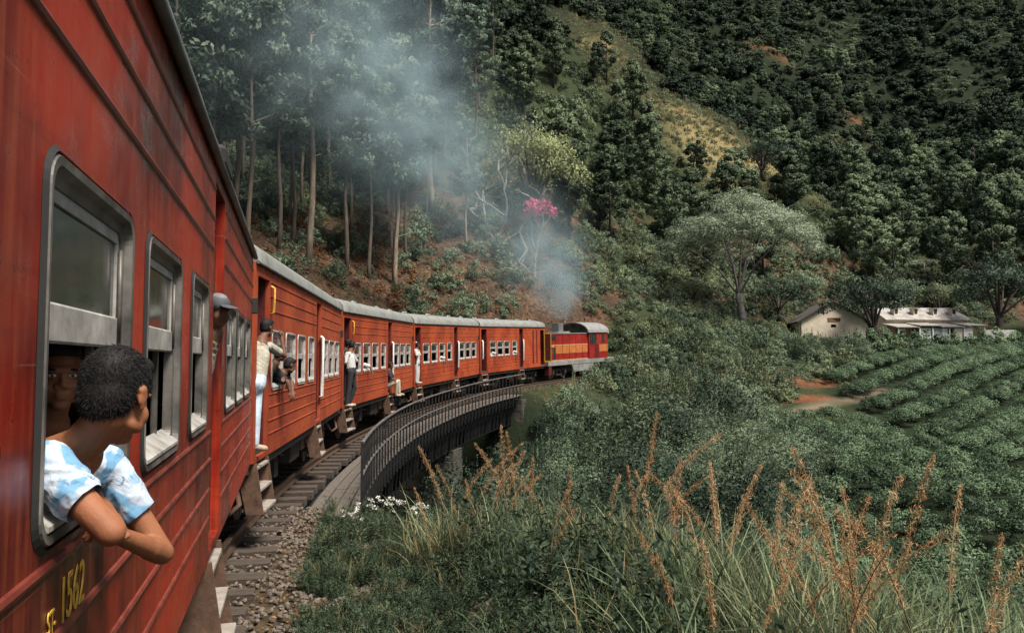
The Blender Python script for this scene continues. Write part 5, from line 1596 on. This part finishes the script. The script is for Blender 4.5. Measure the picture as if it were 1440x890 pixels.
def person(coach, label, J, fwd, up=(0, 0, 1), hs=.95, skin='skin_dark', shirt='cloth_white', pants='cloth_black', shoes=True, vox=.011, hair=True, group=None, sleeve=.75, strands=0, hat=False, fat=1.0, eyes=False, shirt_fold=0):
    """J: joint positions in the coach's frame (x out of the window side, y forward, z up)"""
    Mx = xf(coach); R3 = Mx.to_3x3()
    W = {k: Mx @ Vector(v) for k, v in J.items()}
    B = basis(R3 @ Vector(fwd), R3 @ Vector(up))
    low = min((w.z, k) for k, w in W.items())
    org = Vector((W['pelvis'].x, W['pelvis'].y, low[0]))
    o = tag(empty('person', org), label, 'person', group)
    hp, at = head_prims(W['head'], B, hs, .7 if hs < .93 else 1.0)
    f = fat
    body = list(hp)
    body += [('cap', at(0, -.02, -.06), W['neck'], .050*hs, .054*hs), ('cap', W['neck'], W['chest'], .075*f, .13*f), ('cap', W['chest'], W['pelvis'], .13*f, .125*f)]
    sh = [('cap', W['neck'] + (W['chest']-W['neck'])*.22, W['chest'], .085*f, .142*f), ('cap', W['chest'], W['pelvis'], .142*f, .135*f)]
    for s_ in ('L', 'R'):
        if 'sh'+s_ in W:
            a, e, h = W['sh'+s_], W['el'+s_], W['ha'+s_]
            w = e + (h-e)*.72
            body += [('cap', W['chest']+(W['neck']-W['chest'])*.5, a, .07*f, .055*f), ('cap', a, e, .047*f, .037*f), ('cap', e, w, .038*f, .025*f)]
            mus = e + (w-e)*.28
            body += [('cap', e, mus, .038*f, .037*f)]
            body += hand_prims(w, h-e, R3 @ Vector(J.get('palm'+s_, (-.3, .2, -1))), .95*fat, .45, s_ == 'L')
            cuff = a + (e-a)*sleeve
            sh += [('cap', W['chest']+(W['neck']-W['chest'])*.45, a, .08*f, .068*f), ('cap', a, cuff, .066*f, .064*f)]
            if shirt_fold:
                for kf in range(shirt_fold): sh += [('ell', a + (cuff-a)*(.2+.8*kf/shirt_fold), (.070*f, .058*f, .018), basis(Vector((.3, 1, .2)), (e-a).normalized() + Vector((.15*(-1)**kf, .1, 0))))]
    pa = []
    for s_ in ('L', 'R'):
        if 'kn'+s_ in W:
            hip = W['pelvis'] + (R3 @ Vector(((.0, .08, 0) if s_ == 'L' else (0, -.08, 0)))) if 'hip'+s_ not in W else W['hip'+s_]
            k_, a_ = W['kn'+s_], W['an'+s_]
            t_ = W.get('to'+s_, a_ + R3 @ Vector((.14, .06, -.03)))
            body += [('cap', hip, k_, .080*f, .056*f), ('cap', k_, a_, .056*f, .036*f), ('cap', a_, t_, .036*f, .028*f)]
            pa += [('cap', hip, k_, .094*f, .070*f), ('cap', k_, k_ + (a_-k_)*.92, .070*f, .056*f)]
            if shoes: link_mesh('shoe', organic('shoe', [('cap', a_ - Vector((0, 0, .01)), t_, .044*f, .040*f)], M['shoe'], .012, 2, org), o)
    link_mesh('body', organic('body', body, M[skin], vox, 3, org), o)
    sm = organic('shirt', sh, M[shirt], max(vox*1.3, .006), 3, org)
    n_ = len(sm.vertices); co = np.empty(n_*3); sm.vertices.foreach_get('co', co); co = co.reshape(-1, 3)
    no = np.empty(n_*3); sm.vertices.foreach_get('normal', no); no = no.reshape(-1, 3)
    u_ = co @ np.array([.5, .3, .8]); w_ = co @ np.array([-.7, .6, .2])
    fold = np.sin(u_*95 + 3*np.sin(w_*38) + 2*np.sin(co[:, 2]*27)) * .5 + np.sin(w_*70 + 2.5*np.sin(u_*31)) * .5
    fold = -abs(fold)**.7 + .4
    co = co + no*(fold*.0065)[:, None]
    sm.vertices.foreach_set('co', co.ravel())
    bm = bmesh.new(); bm.from_mesh(sm)
    for s_ in ('L', 'R'):                       # cut the sleeves off flat at their hems
        if 'sh'+s_ not in W: continue
        a, e = W['sh'+s_], W['el'+s_]; dv = (e-a).normalized(); cf = a + (e-a)*sleeve - org + dv*.018
        fs = [f_ for f_ in bm.faces if (f_.calc_center_median()-cf).length < .105*f and (f_.calc_center_median()-cf).dot(dv) > -.03]
        gm = list({v for f_ in fs for v in f_.verts}) + list({g for f_ in fs for g in f_.edges}) + fs
        if gm: bmesh.ops.bisect_plane(bm, geom=gm, plane_co=cf, plane_no=(dv + Vector((.05, .1, .08))).normalized(), clear_outer=True)
    bm.to_mesh(sm); bm.free(); sm.update()
    link_mesh('shirt', sm, o)
    if pa:
        pa += [('cap', W['pelvis'], W['pelvis'] + (W['chest']-W['pelvis'])*.2, .142*f, .14*f)]
        link_mesh('trousers', organic('trousers', pa, M[pants], max(vox, .009), 3, org), o)
    if hair and not hat:
        hpr = [('ell', at(0, -.020, .038), (.079*hs, .094*hs, .090*hs), B), ('ell', at(0, -.045, .000), (.072*hs, .062*hs, .085*hs), B), ('ell', at(0, .034, .088), (.062*hs, .050*hs, .036*hs), B)]
        hm = organic('hair', hpr, M['hair'], .006 if vox < .008 else .01, 3, org)
        ho = link_mesh('hair', hm, o)
        if strands:
            r = np.random.default_rng(3); n = strands
            d = unit(r.normal(size=(n, 3))); 
            Bm = np.array(B); c1 = np.array(at(0, -.020, .038) - org); c2 = np.array(at(0, -.045, .0) - org)
            which = r.random(n) < .7
            l1 = d*np.array([.079, .094, .090])*hs; l2 = d*np.array([.072, .062, .085])*hs
            p = np.where(which[:, None], l1 @ Bm.T + c1, l2 @ Bm.T + c2)
            nn = unit(d/np.array([.08, .094, .09])) @ Bm.T
            lz = ((p - np.array(at(0, 0, 0) - org)) @ Bm)
            ok = ~((lz[:, 1] > .055*hs) & (lz[:, 2] < .060*hs)) & ~((lz[:, 2] < np.where(lz[:, 1] < -.01, -.085, -.03)*hs)) & ~((lz[:, 1] > .0) & (lz[:, 2] < .01*hs))
            p, nn = p[ok], nn[ok]; n = len(p)
            gd = (np.array([.0, .35, -.55]) @ Bm.T)
            dirs = unit(nn*.45 + gd*.9 + r.normal(size=(n, 3))*.20)
            side = unit(np.cross(dirs, r.normal(size=(n, 3))))
            Lh = r.uniform(.004, .009, (n, 1)); wd = .0007
            V = np.stack([p - side*wd - nn*.002, p + side*wd - nn*.002, p + dirs*Lh + side*wd*.2, p + dirs*Lh - side*wd*.2], 1)
            hs_ = link_mesh('hair_strands', quads_mesh('hair_strands', V, M['hair']), ho); tag(hs_, kind='stuff')
    if hat:
        B2 = B
        cp = organic('cap', [('ell', at(0, -.008, .050), (.084*hs, .102*hs, .082*hs), B)], M['cap_grey'], .01, 2, org)
        co = link_mesh('cap', cp, o)
        link_mesh('visor', organic('visor', [('ell', at(0, .125, .045), (.072*hs, .075*hs, .012*hs), basis(B @ Vector((0, 1, -.12)), B @ Vector((0, 0, 1))))], M['cap_grey'], .008, 2, org), co)
        link_mesh('crown_patch', organic('crown_patch', [('ell', at(0, -.01, .095), (.062*hs, .080*hs, .046*hs), B)], M['cap_top'], .01, 2, org), co)
    if eyes:
        for sg in (1, -1):
            e = MB()
            q = at(sg*.030, .083, .002) - org
            eo = link_mesh('eye', organic('eye', [('ell', q + org, (.013*hs, .007*hs, .006*hs), B)], M['eye_white'], .002, 1, org), o)
            link_mesh('iris', organic('iris', [('ell', at(sg*.030, .0885, .002), (.006*hs, .003*hs, .0055*hs), B)], M['eye_dark'], .0015, 1, org), eo)
            link_mesh('eyebrow', organic('eyebrow', [('ell', at(sg*.031, .090, .022), (.020*hs, .006*hs, .0045*hs), B)], M['hair'], .002, 1, org), o)
    return o

# boy leaning on the sill of the near coach
person(coach1, 'boy in blue and white shirt leaning out of the window on folded arms', dict(
    head=(1.516, 2.470, 2.190), neck=(1.415, 2.525, 2.045), chest=(1.235, 2.62, 1.93), pelvis=(.98, 2.63, 1.58),
    shR=(1.385, 2.425, 2.035), elR=(1.535, 2.352, 1.895), haR=(1.450, 2.610, 1.935), palmR=(-1, .2, 0),
    shL=(1.425, 2.80, 1.985), elL=(1.575, 2.795, 1.745), haL=(1.470, 2.540, 1.870), palmL=(0, 0, -1)),
    (.35, .88, -.30), (.13, .30, .93), .90, 'skin', 'shirt_print', None, False, .0045, True, None,   .50, 26000, False, .86, False, 4)
person(coach1, 'boy inside the carriage looking out past the leaning boy', dict(
    head=(1.255, 3.00, 2.232), neck=(1.21, 3.07, 2.08), chest=(1.08, 3.13, 1.90), pelvis=(.98, 3.15, 1.55),
    shR=(1.16, 2.98, 2.02), elR=(1.20, 2.90, 1.84), haR=(1.30, 2.96, 1.92), palmR=(0, 0, -1)),
    (.36, -.93, -.06), (0, 0, 1), .86, 'skin', 'cloth_blue', None, False, .005, True, None, .6, 0, False, .82, True)
person(coach1, 'man in a dark peaked cap leaning out of the near coach doorway', dict(
    head=(1.400, 6.23, 2.62), neck=(1.36, 6.27, 2.46), chest=(1.24, 6.30, 2.26), pelvis=(1.12, 6.32, 1.85),
    shR=(1.28, 6.12, 2.40), elR=(1.20, 6.05, 2.15), haR=(1.25, 6.10, 1.95), shL=(1.25, 6.45, 2.38), elL=(1.2, 6.5, 2.12), haL=(1.22, 6.42, 1.92),
    knR=(1.14, 6.24, 1.50), anR=(1.10, 6.24, 1.16), knL=(1.14, 6.40, 1.50), anL=(1.10, 6.40, 1.16)),
    (.66, -.70, -.14), (0, 0, 1), .90, 'skin_dark', 'cloth_khaki', 'cloth_black', True, .009, True, None, .6, 0, True)
c2, c3, c4, c5 = coaches[1:5]
person(c2, 'man in khaki shirt and pale jeans standing in the doorway, arm gripping the handrail', dict(
    head=(1.44, .58, 2.74), neck=(1.39, .48, 2.57), chest=(1.38, .38, 2.36), pelvis=(1.36, .25, 2.00),
    shL=(1.44, .68, 2.50), elL=(1.60, 1.02, 2.36), haL=(1.52, 1.10, 2.74), palmL=(-1, 0, 0), shR=(1.30, .34, 2.50), elR=(1.22, .28, 2.25), haR=(1.30, .22, 2.02),
    knL=(1.38, .22, 1.58), anL=(1.38, .20, 1.19), knR=(1.20, .26, 1.58), anR=(1.18, .26, 1.19), toL=(1.50, .26, 1.15)),
    (.55, .80, -.12), (0, 0, 1), 1.0, 'skin_dark', 'cloth_khaki', 'cloth_jeans', True, .009, True, None, .62)
person(c2, 'dark haired passenger peering from the window beside the open doorway', dict(
    head=(1.46, 1.50, 2.40), neck=(1.38, 1.50, 2.26), chest=(1.22, 1.52, 2.10), pelvis=(1.05, 1.52, 1.75),
    shL=(1.34, 1.66, 2.18), elL=(1.46, 1.72, 2.02), haL=(1.50, 1.52, 2.02)),
    (.6, .75, -.15), (0, 0, 1), .95, 'skin_dark', 'cloth_black', None, False, .010)
person(c2, 'passenger resting both arms on the first window sill, head hanging low', dict(
    head=(1.54, 1.86, 2.22), neck=(1.44, 1.84, 2.10), chest=(1.25, 1.84, 2.02), pelvis=(1.02, 1.84, 1.70),
    shL=(1.40, 1.93, 2.06), elL=(1.56, 1.93, 1.96), haL=(1.60, 1.80, 1.78), shR=(1.38, 1.72, 2.06), elR=(1.54, 1.70, 1.97), haR=(1.60, 1.68, 1.76)),
    (.75, .55, -.35), (.3, .2, .9), .95, 'skin_dark', 'cloth_black', None, False, .010)
person(c3, 'man in white shirt and black trousers standing on the entrance step', dict(
    head=(1.52, .58, 2.66), neck=(1.48, .50, 2.50), chest=(1.48, .44, 2.30), pelvis=(1.54, .40, 1.94),
    shL=(1.48, .62, 2.44), elL=(1.58, .80, 2.20), haL=(1.46, .96, 2.34), shR=(1.46, .26, 2.42), elR=(1.42, .16, 2.16), haR=(1.40, .10, 2.42),
    knL=(1.60, .52, 1.50), anL=(1.46, .48, 1.06), knR=(1.50, .30, 1.50), anR=(1.44, .28, 1.06)),
    (.35, .92, -.15), (0, 0, 1), 1.0, 'skin_dark', 'cloth_white', 'cloth_black', True, .011, True, None, .85)
person(c3, 'dark dressed man standing just inside the doorway behind the white shirted man', dict(
    head=(1.36, .80, 2.72), neck=(1.28, .80, 2.56), chest=(1.22, .80, 2.36), pelvis=(1.2, .80, 1.98),
    shL=(1.26, .86, 2.48), elL=(1.44, .95, 2.40), haL=(1.48, 1.02, 2.62), shR=(1.26, .66, 2.48), elR=(1.3, .62, 2.2), haR=(1.32, .62, 2.0),
    knL=(1.2, .82, 1.56), anL=(1.2, .82, 1.18), knR=(1.2, .66, 1.56), anR=(1.2, .66, 1.18)),
    (.7, .6, -.1), (0, 0, 1), 1.0, 'skin_dark', 'cloth_black', 'cloth_black', True, .011)
person(c3, 'passenger sitting in the middle doorway with tan trousered legs hanging outside', dict(
    head=(1.44, 6.18, 1.98), neck=(1.38, 6.18, 1.82), chest=(1.33, 6.20, 1.62), pelvis=(1.30, 6.22, 1.26),
    shL=(1.38, 6.36, 1.74), elL=(1.50, 6.38, 1.52), haL=(1.62, 6.34, 1.48), shR=(1.38, 6.02, 1.74), elR=(1.50, 6.02, 1.52), haR=(1.62, 6.08, 1.48),
    knL=(1.68, 6.32, 1.42), anL=(1.70, 6.36, .98), knR=(1.66, 6.12, 1.40), anR=(1.62, 6.20, .96)),
    (.8, .55, -.1), (0, 0, 1), 1.0, 'skin_dark', 'cloth_black', 'cloth_tan', True, .011)
person(c4, 'person in white standing in the first doorway of the coach with white handrails', dict(
    head=(1.46, .28, 2.68), neck=(1.42, .26, 2.52), chest=(1.40, .25, 2.32), pelvis=(1.42, .25, 1.96),
    shL=(1.42, .40, 2.46), elL=(1.50, .46, 2.2), haL=(1.48, .40, 2.0), shR=(1.42, .10, 2.46), elR=(1.50, .06, 2.2), haR=(1.46, .06, 1.98),
    knL=(1.46, .32, 1.55), anL=(1.44, .32, 1.16), knR=(1.44, .18, 1.55), anR=(1.42, .18, 1.16)),
    (.6, .7, -.1), (0, 0, 1), .95, 'skin_dark', 'cloth_white', 'cloth_white', True, .013)
for cc_, y, lb, sh in ((c3, 2.72, 'passenger with an arm hanging out of the second window, coach of the white shirted man', 'cloth_white'),
                       (c4, 3.95, 'passenger in white leaning from a window of the coach with white handrails', 'cloth_white'),
                       (c5, 1.85, 'passenger seated at the first window of the coach next to the locomotive', 'cloth_white'),
                       (c5, 5.15, 'passenger in white at the last window of the coach next to the locomotive', 'cloth_white')):
    person(cc_, lb, dict(head=(1.26, y, 2.32), neck=(1.22, y, 2.16), chest=(1.16, y, 1.98), pelvis=(1.08, y, 1.6),
        shL=(1.28, y+.14, 2.08), elL=(1.48, y+.16, 2.02), haL=(1.60, y+.10, 1.74), palmL=(-1, 0, 0)),
        (.7, .6, -.1), (0, 0, 1), .95, 'skin_dark', sh, None, False, .013, True, None, .9)

# ------------------------------------------------------------------ fleet number on the near coach
def lettering(txt, size, y, z, sx=1.0):
    cu = bpy.data.curves.new('fleet_number', 'FONT'); cu.body = txt; cu.size = size; cu.extrude = .0012; cu.space_character = 1.0
    t = bpy.data.objects.new('tmp', cu); col.objects.link(t)
    me = bpy.data.meshes.new_from_object(t.evaluated_get(bpy.context.evaluated_depsgraph_get()))
    bpy.data.objects.remove(t)
    me.materials.clear(); me.materials.append(M['yellow_paint'])
    o = link_mesh('fleet_number', me, coach1, (W2+.003, y, z), (R(90), 0, R(90)))
    o.scale = (sx, 1, 1); tag(o, kind='stuff')
    return o
lettering('ST-', .078, 2.400, 1.660, .62)
lettering('1562', .155, 2.495, 1.657, .72)
# half-open yellow edged door at the end of the last coach
dd = empty('open_door', (W2+.02, 10.5, 0), 0, c5)
MB().box(0, .50, -.02, .02, 1.25, 3.2).build('door_leaf', M['paint_dark'], dd)
yf = MB()
yf.box(-.0, .05, -.03, -.021, 1.25, 3.2); yf.box(.45, .50, -.03, -.021, 1.25, 3.2); yf.box(.05, .45, -.03, -.021, 3.12, 3.2); yf.box(.05, .45, -.03, -.021, 1.25, 1.33)
yf.build('door_edging', M['yellow_paint'], dd)
# ------------------------------------------------------------------ exhaust smoke (a real volume drifting from the stack over the eucalyptus)
def smoke():
    SM = [(788,436,54.9,.45,2.4),(786,418,54.7,.8,1.7),(781,392,54.2,1.3,.85),(770,362,53.8,1.9,.24),(742,338,53,2.4,.085),(700,312,52,2.8,.05),(655,275,51,3.0,.055),
          (618,230,49.5,3.1,.08),(588,188,48,3.2,.105),(562,145,47,3.1,.105),(530,95,46,3.2,.075),(495,50,45,3.6,.05),(430,110,44,4.5,.014),(340,90,43,5.0,.010)]
    C = [pix(a, b, d) for a, b, d, r, k in SM]
    lo = Vector((min(c.x-2.2*s[3] for c, s in zip(C, SM)), min(c.y-2.2*s[3] for c, s in zip(C, SM)), min(c.z-1.5*s[3] for c, s in zip(C, SM))))
    hi = Vector((max(c.x+2.2*s[3] for c, s in zip(C, SM)), max(c.y+2.2*s[3] for c, s in zip(C, SM)), max(c.z+2.2*s[3] for c, s in zip(C, SM))))
    m = bpy.data.materials.new('smoke'); m.use_nodes = True; nt = m.node_tree; nt.nodes.clear()
    out = N(nt, 'ShaderNodeOutputMaterial'); pv = N(nt, 'ShaderNodeVolumePrincipled')
    nt.links.new(pv.outputs[0], out.inputs['Volume'])
    geo = N(nt, 'ShaderNodeNewGeometry')
    wob = N(nt, 'ShaderNodeTexNoise'); wob.inputs['Scale'].default_value = .28; wob.inputs['Detail'].default_value = 3
    nt.links.new(geo.outputs['Position'], wob.inputs['Vector'])
    wv = N(nt, 'ShaderNodeVectorMath', operation='MULTIPLY_ADD'); wv.inputs[1].default_value = (4, 4, 4)
    nt.links.new(wob.outputs['Color'], wv.inputs[0])
    sb = N(nt, 'ShaderNodeVectorMath', operation='ADD'); sb.inputs[1].default_value = (-2, -2, -2)
    nt.links.new(geo.outputs['Position'], sb.inputs[0]); nt.links.new(sb.outputs[0], wv.inputs[2])
    acc = None
    for i, (c, s) in enumerate(zip(C, SM)):
        d = N(nt, 'ShaderNodeVectorMath', operation='DISTANCE'); d.inputs[1].default_value = c
        nt.links.new(geo.outputs['Position'] if s[3] < 2 else wv.outputs[0], d.inputs[0])
        q = N(nt, 'ShaderNodeMath', operation='DIVIDE'); q.inputs[1].default_value = s[3]; nt.links.new(d.outputs['Value'], q.inputs[0])
        p = N(nt, 'ShaderNodeMath', operation='MULTIPLY'); nt.links.new(q.outputs[0], p.inputs[0]); nt.links.new(q.outputs[0], p.inputs[1])
        e = N(nt, 'ShaderNodeMath', operation='MULTIPLY'); e.inputs[1].default_value = -1.0; nt.links.new(p.outputs[0], e.inputs[0])
        x = N(nt, 'ShaderNodeMath', operation='EXPONENT'); nt.links.new(e.outputs[0], x.inputs[0])
        a = N(nt, 'ShaderNodeMath', operation='MULTIPLY_ADD'); a.inputs[1].default_value = s[4]; nt.links.new(x.outputs[0], a.inputs[0])
        if acc is not None: nt.links.new(acc, a.inputs[2])
        else: a.inputs[2].default_value = 0
        acc = a.outputs[0]
    n2 = N(nt, 'ShaderNodeTexNoise'); n2.inputs['Scale'].default_value = .5; n2.inputs['Detail'].default_value = 4; nt.links.new(geo.outputs['Position'], n2.inputs['Vector'])
    mr = N(nt, 'ShaderNodeMapRange'); mr.inputs[1].default_value = .36; mr.inputs[2].default_value = .66; mr.inputs[3].default_value = .15; mr.inputs[4].default_value = 1.5
    nt.links.new(n2.outputs[0], mr.inputs[0])
    f = N(nt, 'ShaderNodeMath', operation='MULTIPLY'); nt.links.new(acc, f.inputs[0]); nt.links.new(mr.outputs[0], f.inputs[1])
    nt.links.new(f.outputs[0], pv.inputs['Density'])
    pv.inputs['Color'].default_value = (.56, .76, .82, 1); pv.inputs['Anisotropy'].default_value = .1
    # domain: a sleeve round the plume
    mb = MB(); mb.box(lo.x, hi.x, lo.y, hi.y, lo.z, hi.z)
    o = mb.build('smoke_plume', m)
    tag(o, 'thin blue grey exhaust smoke drifting from the locomotive over the eucalyptus', 'smoke', None, 'stuff')
smoke()
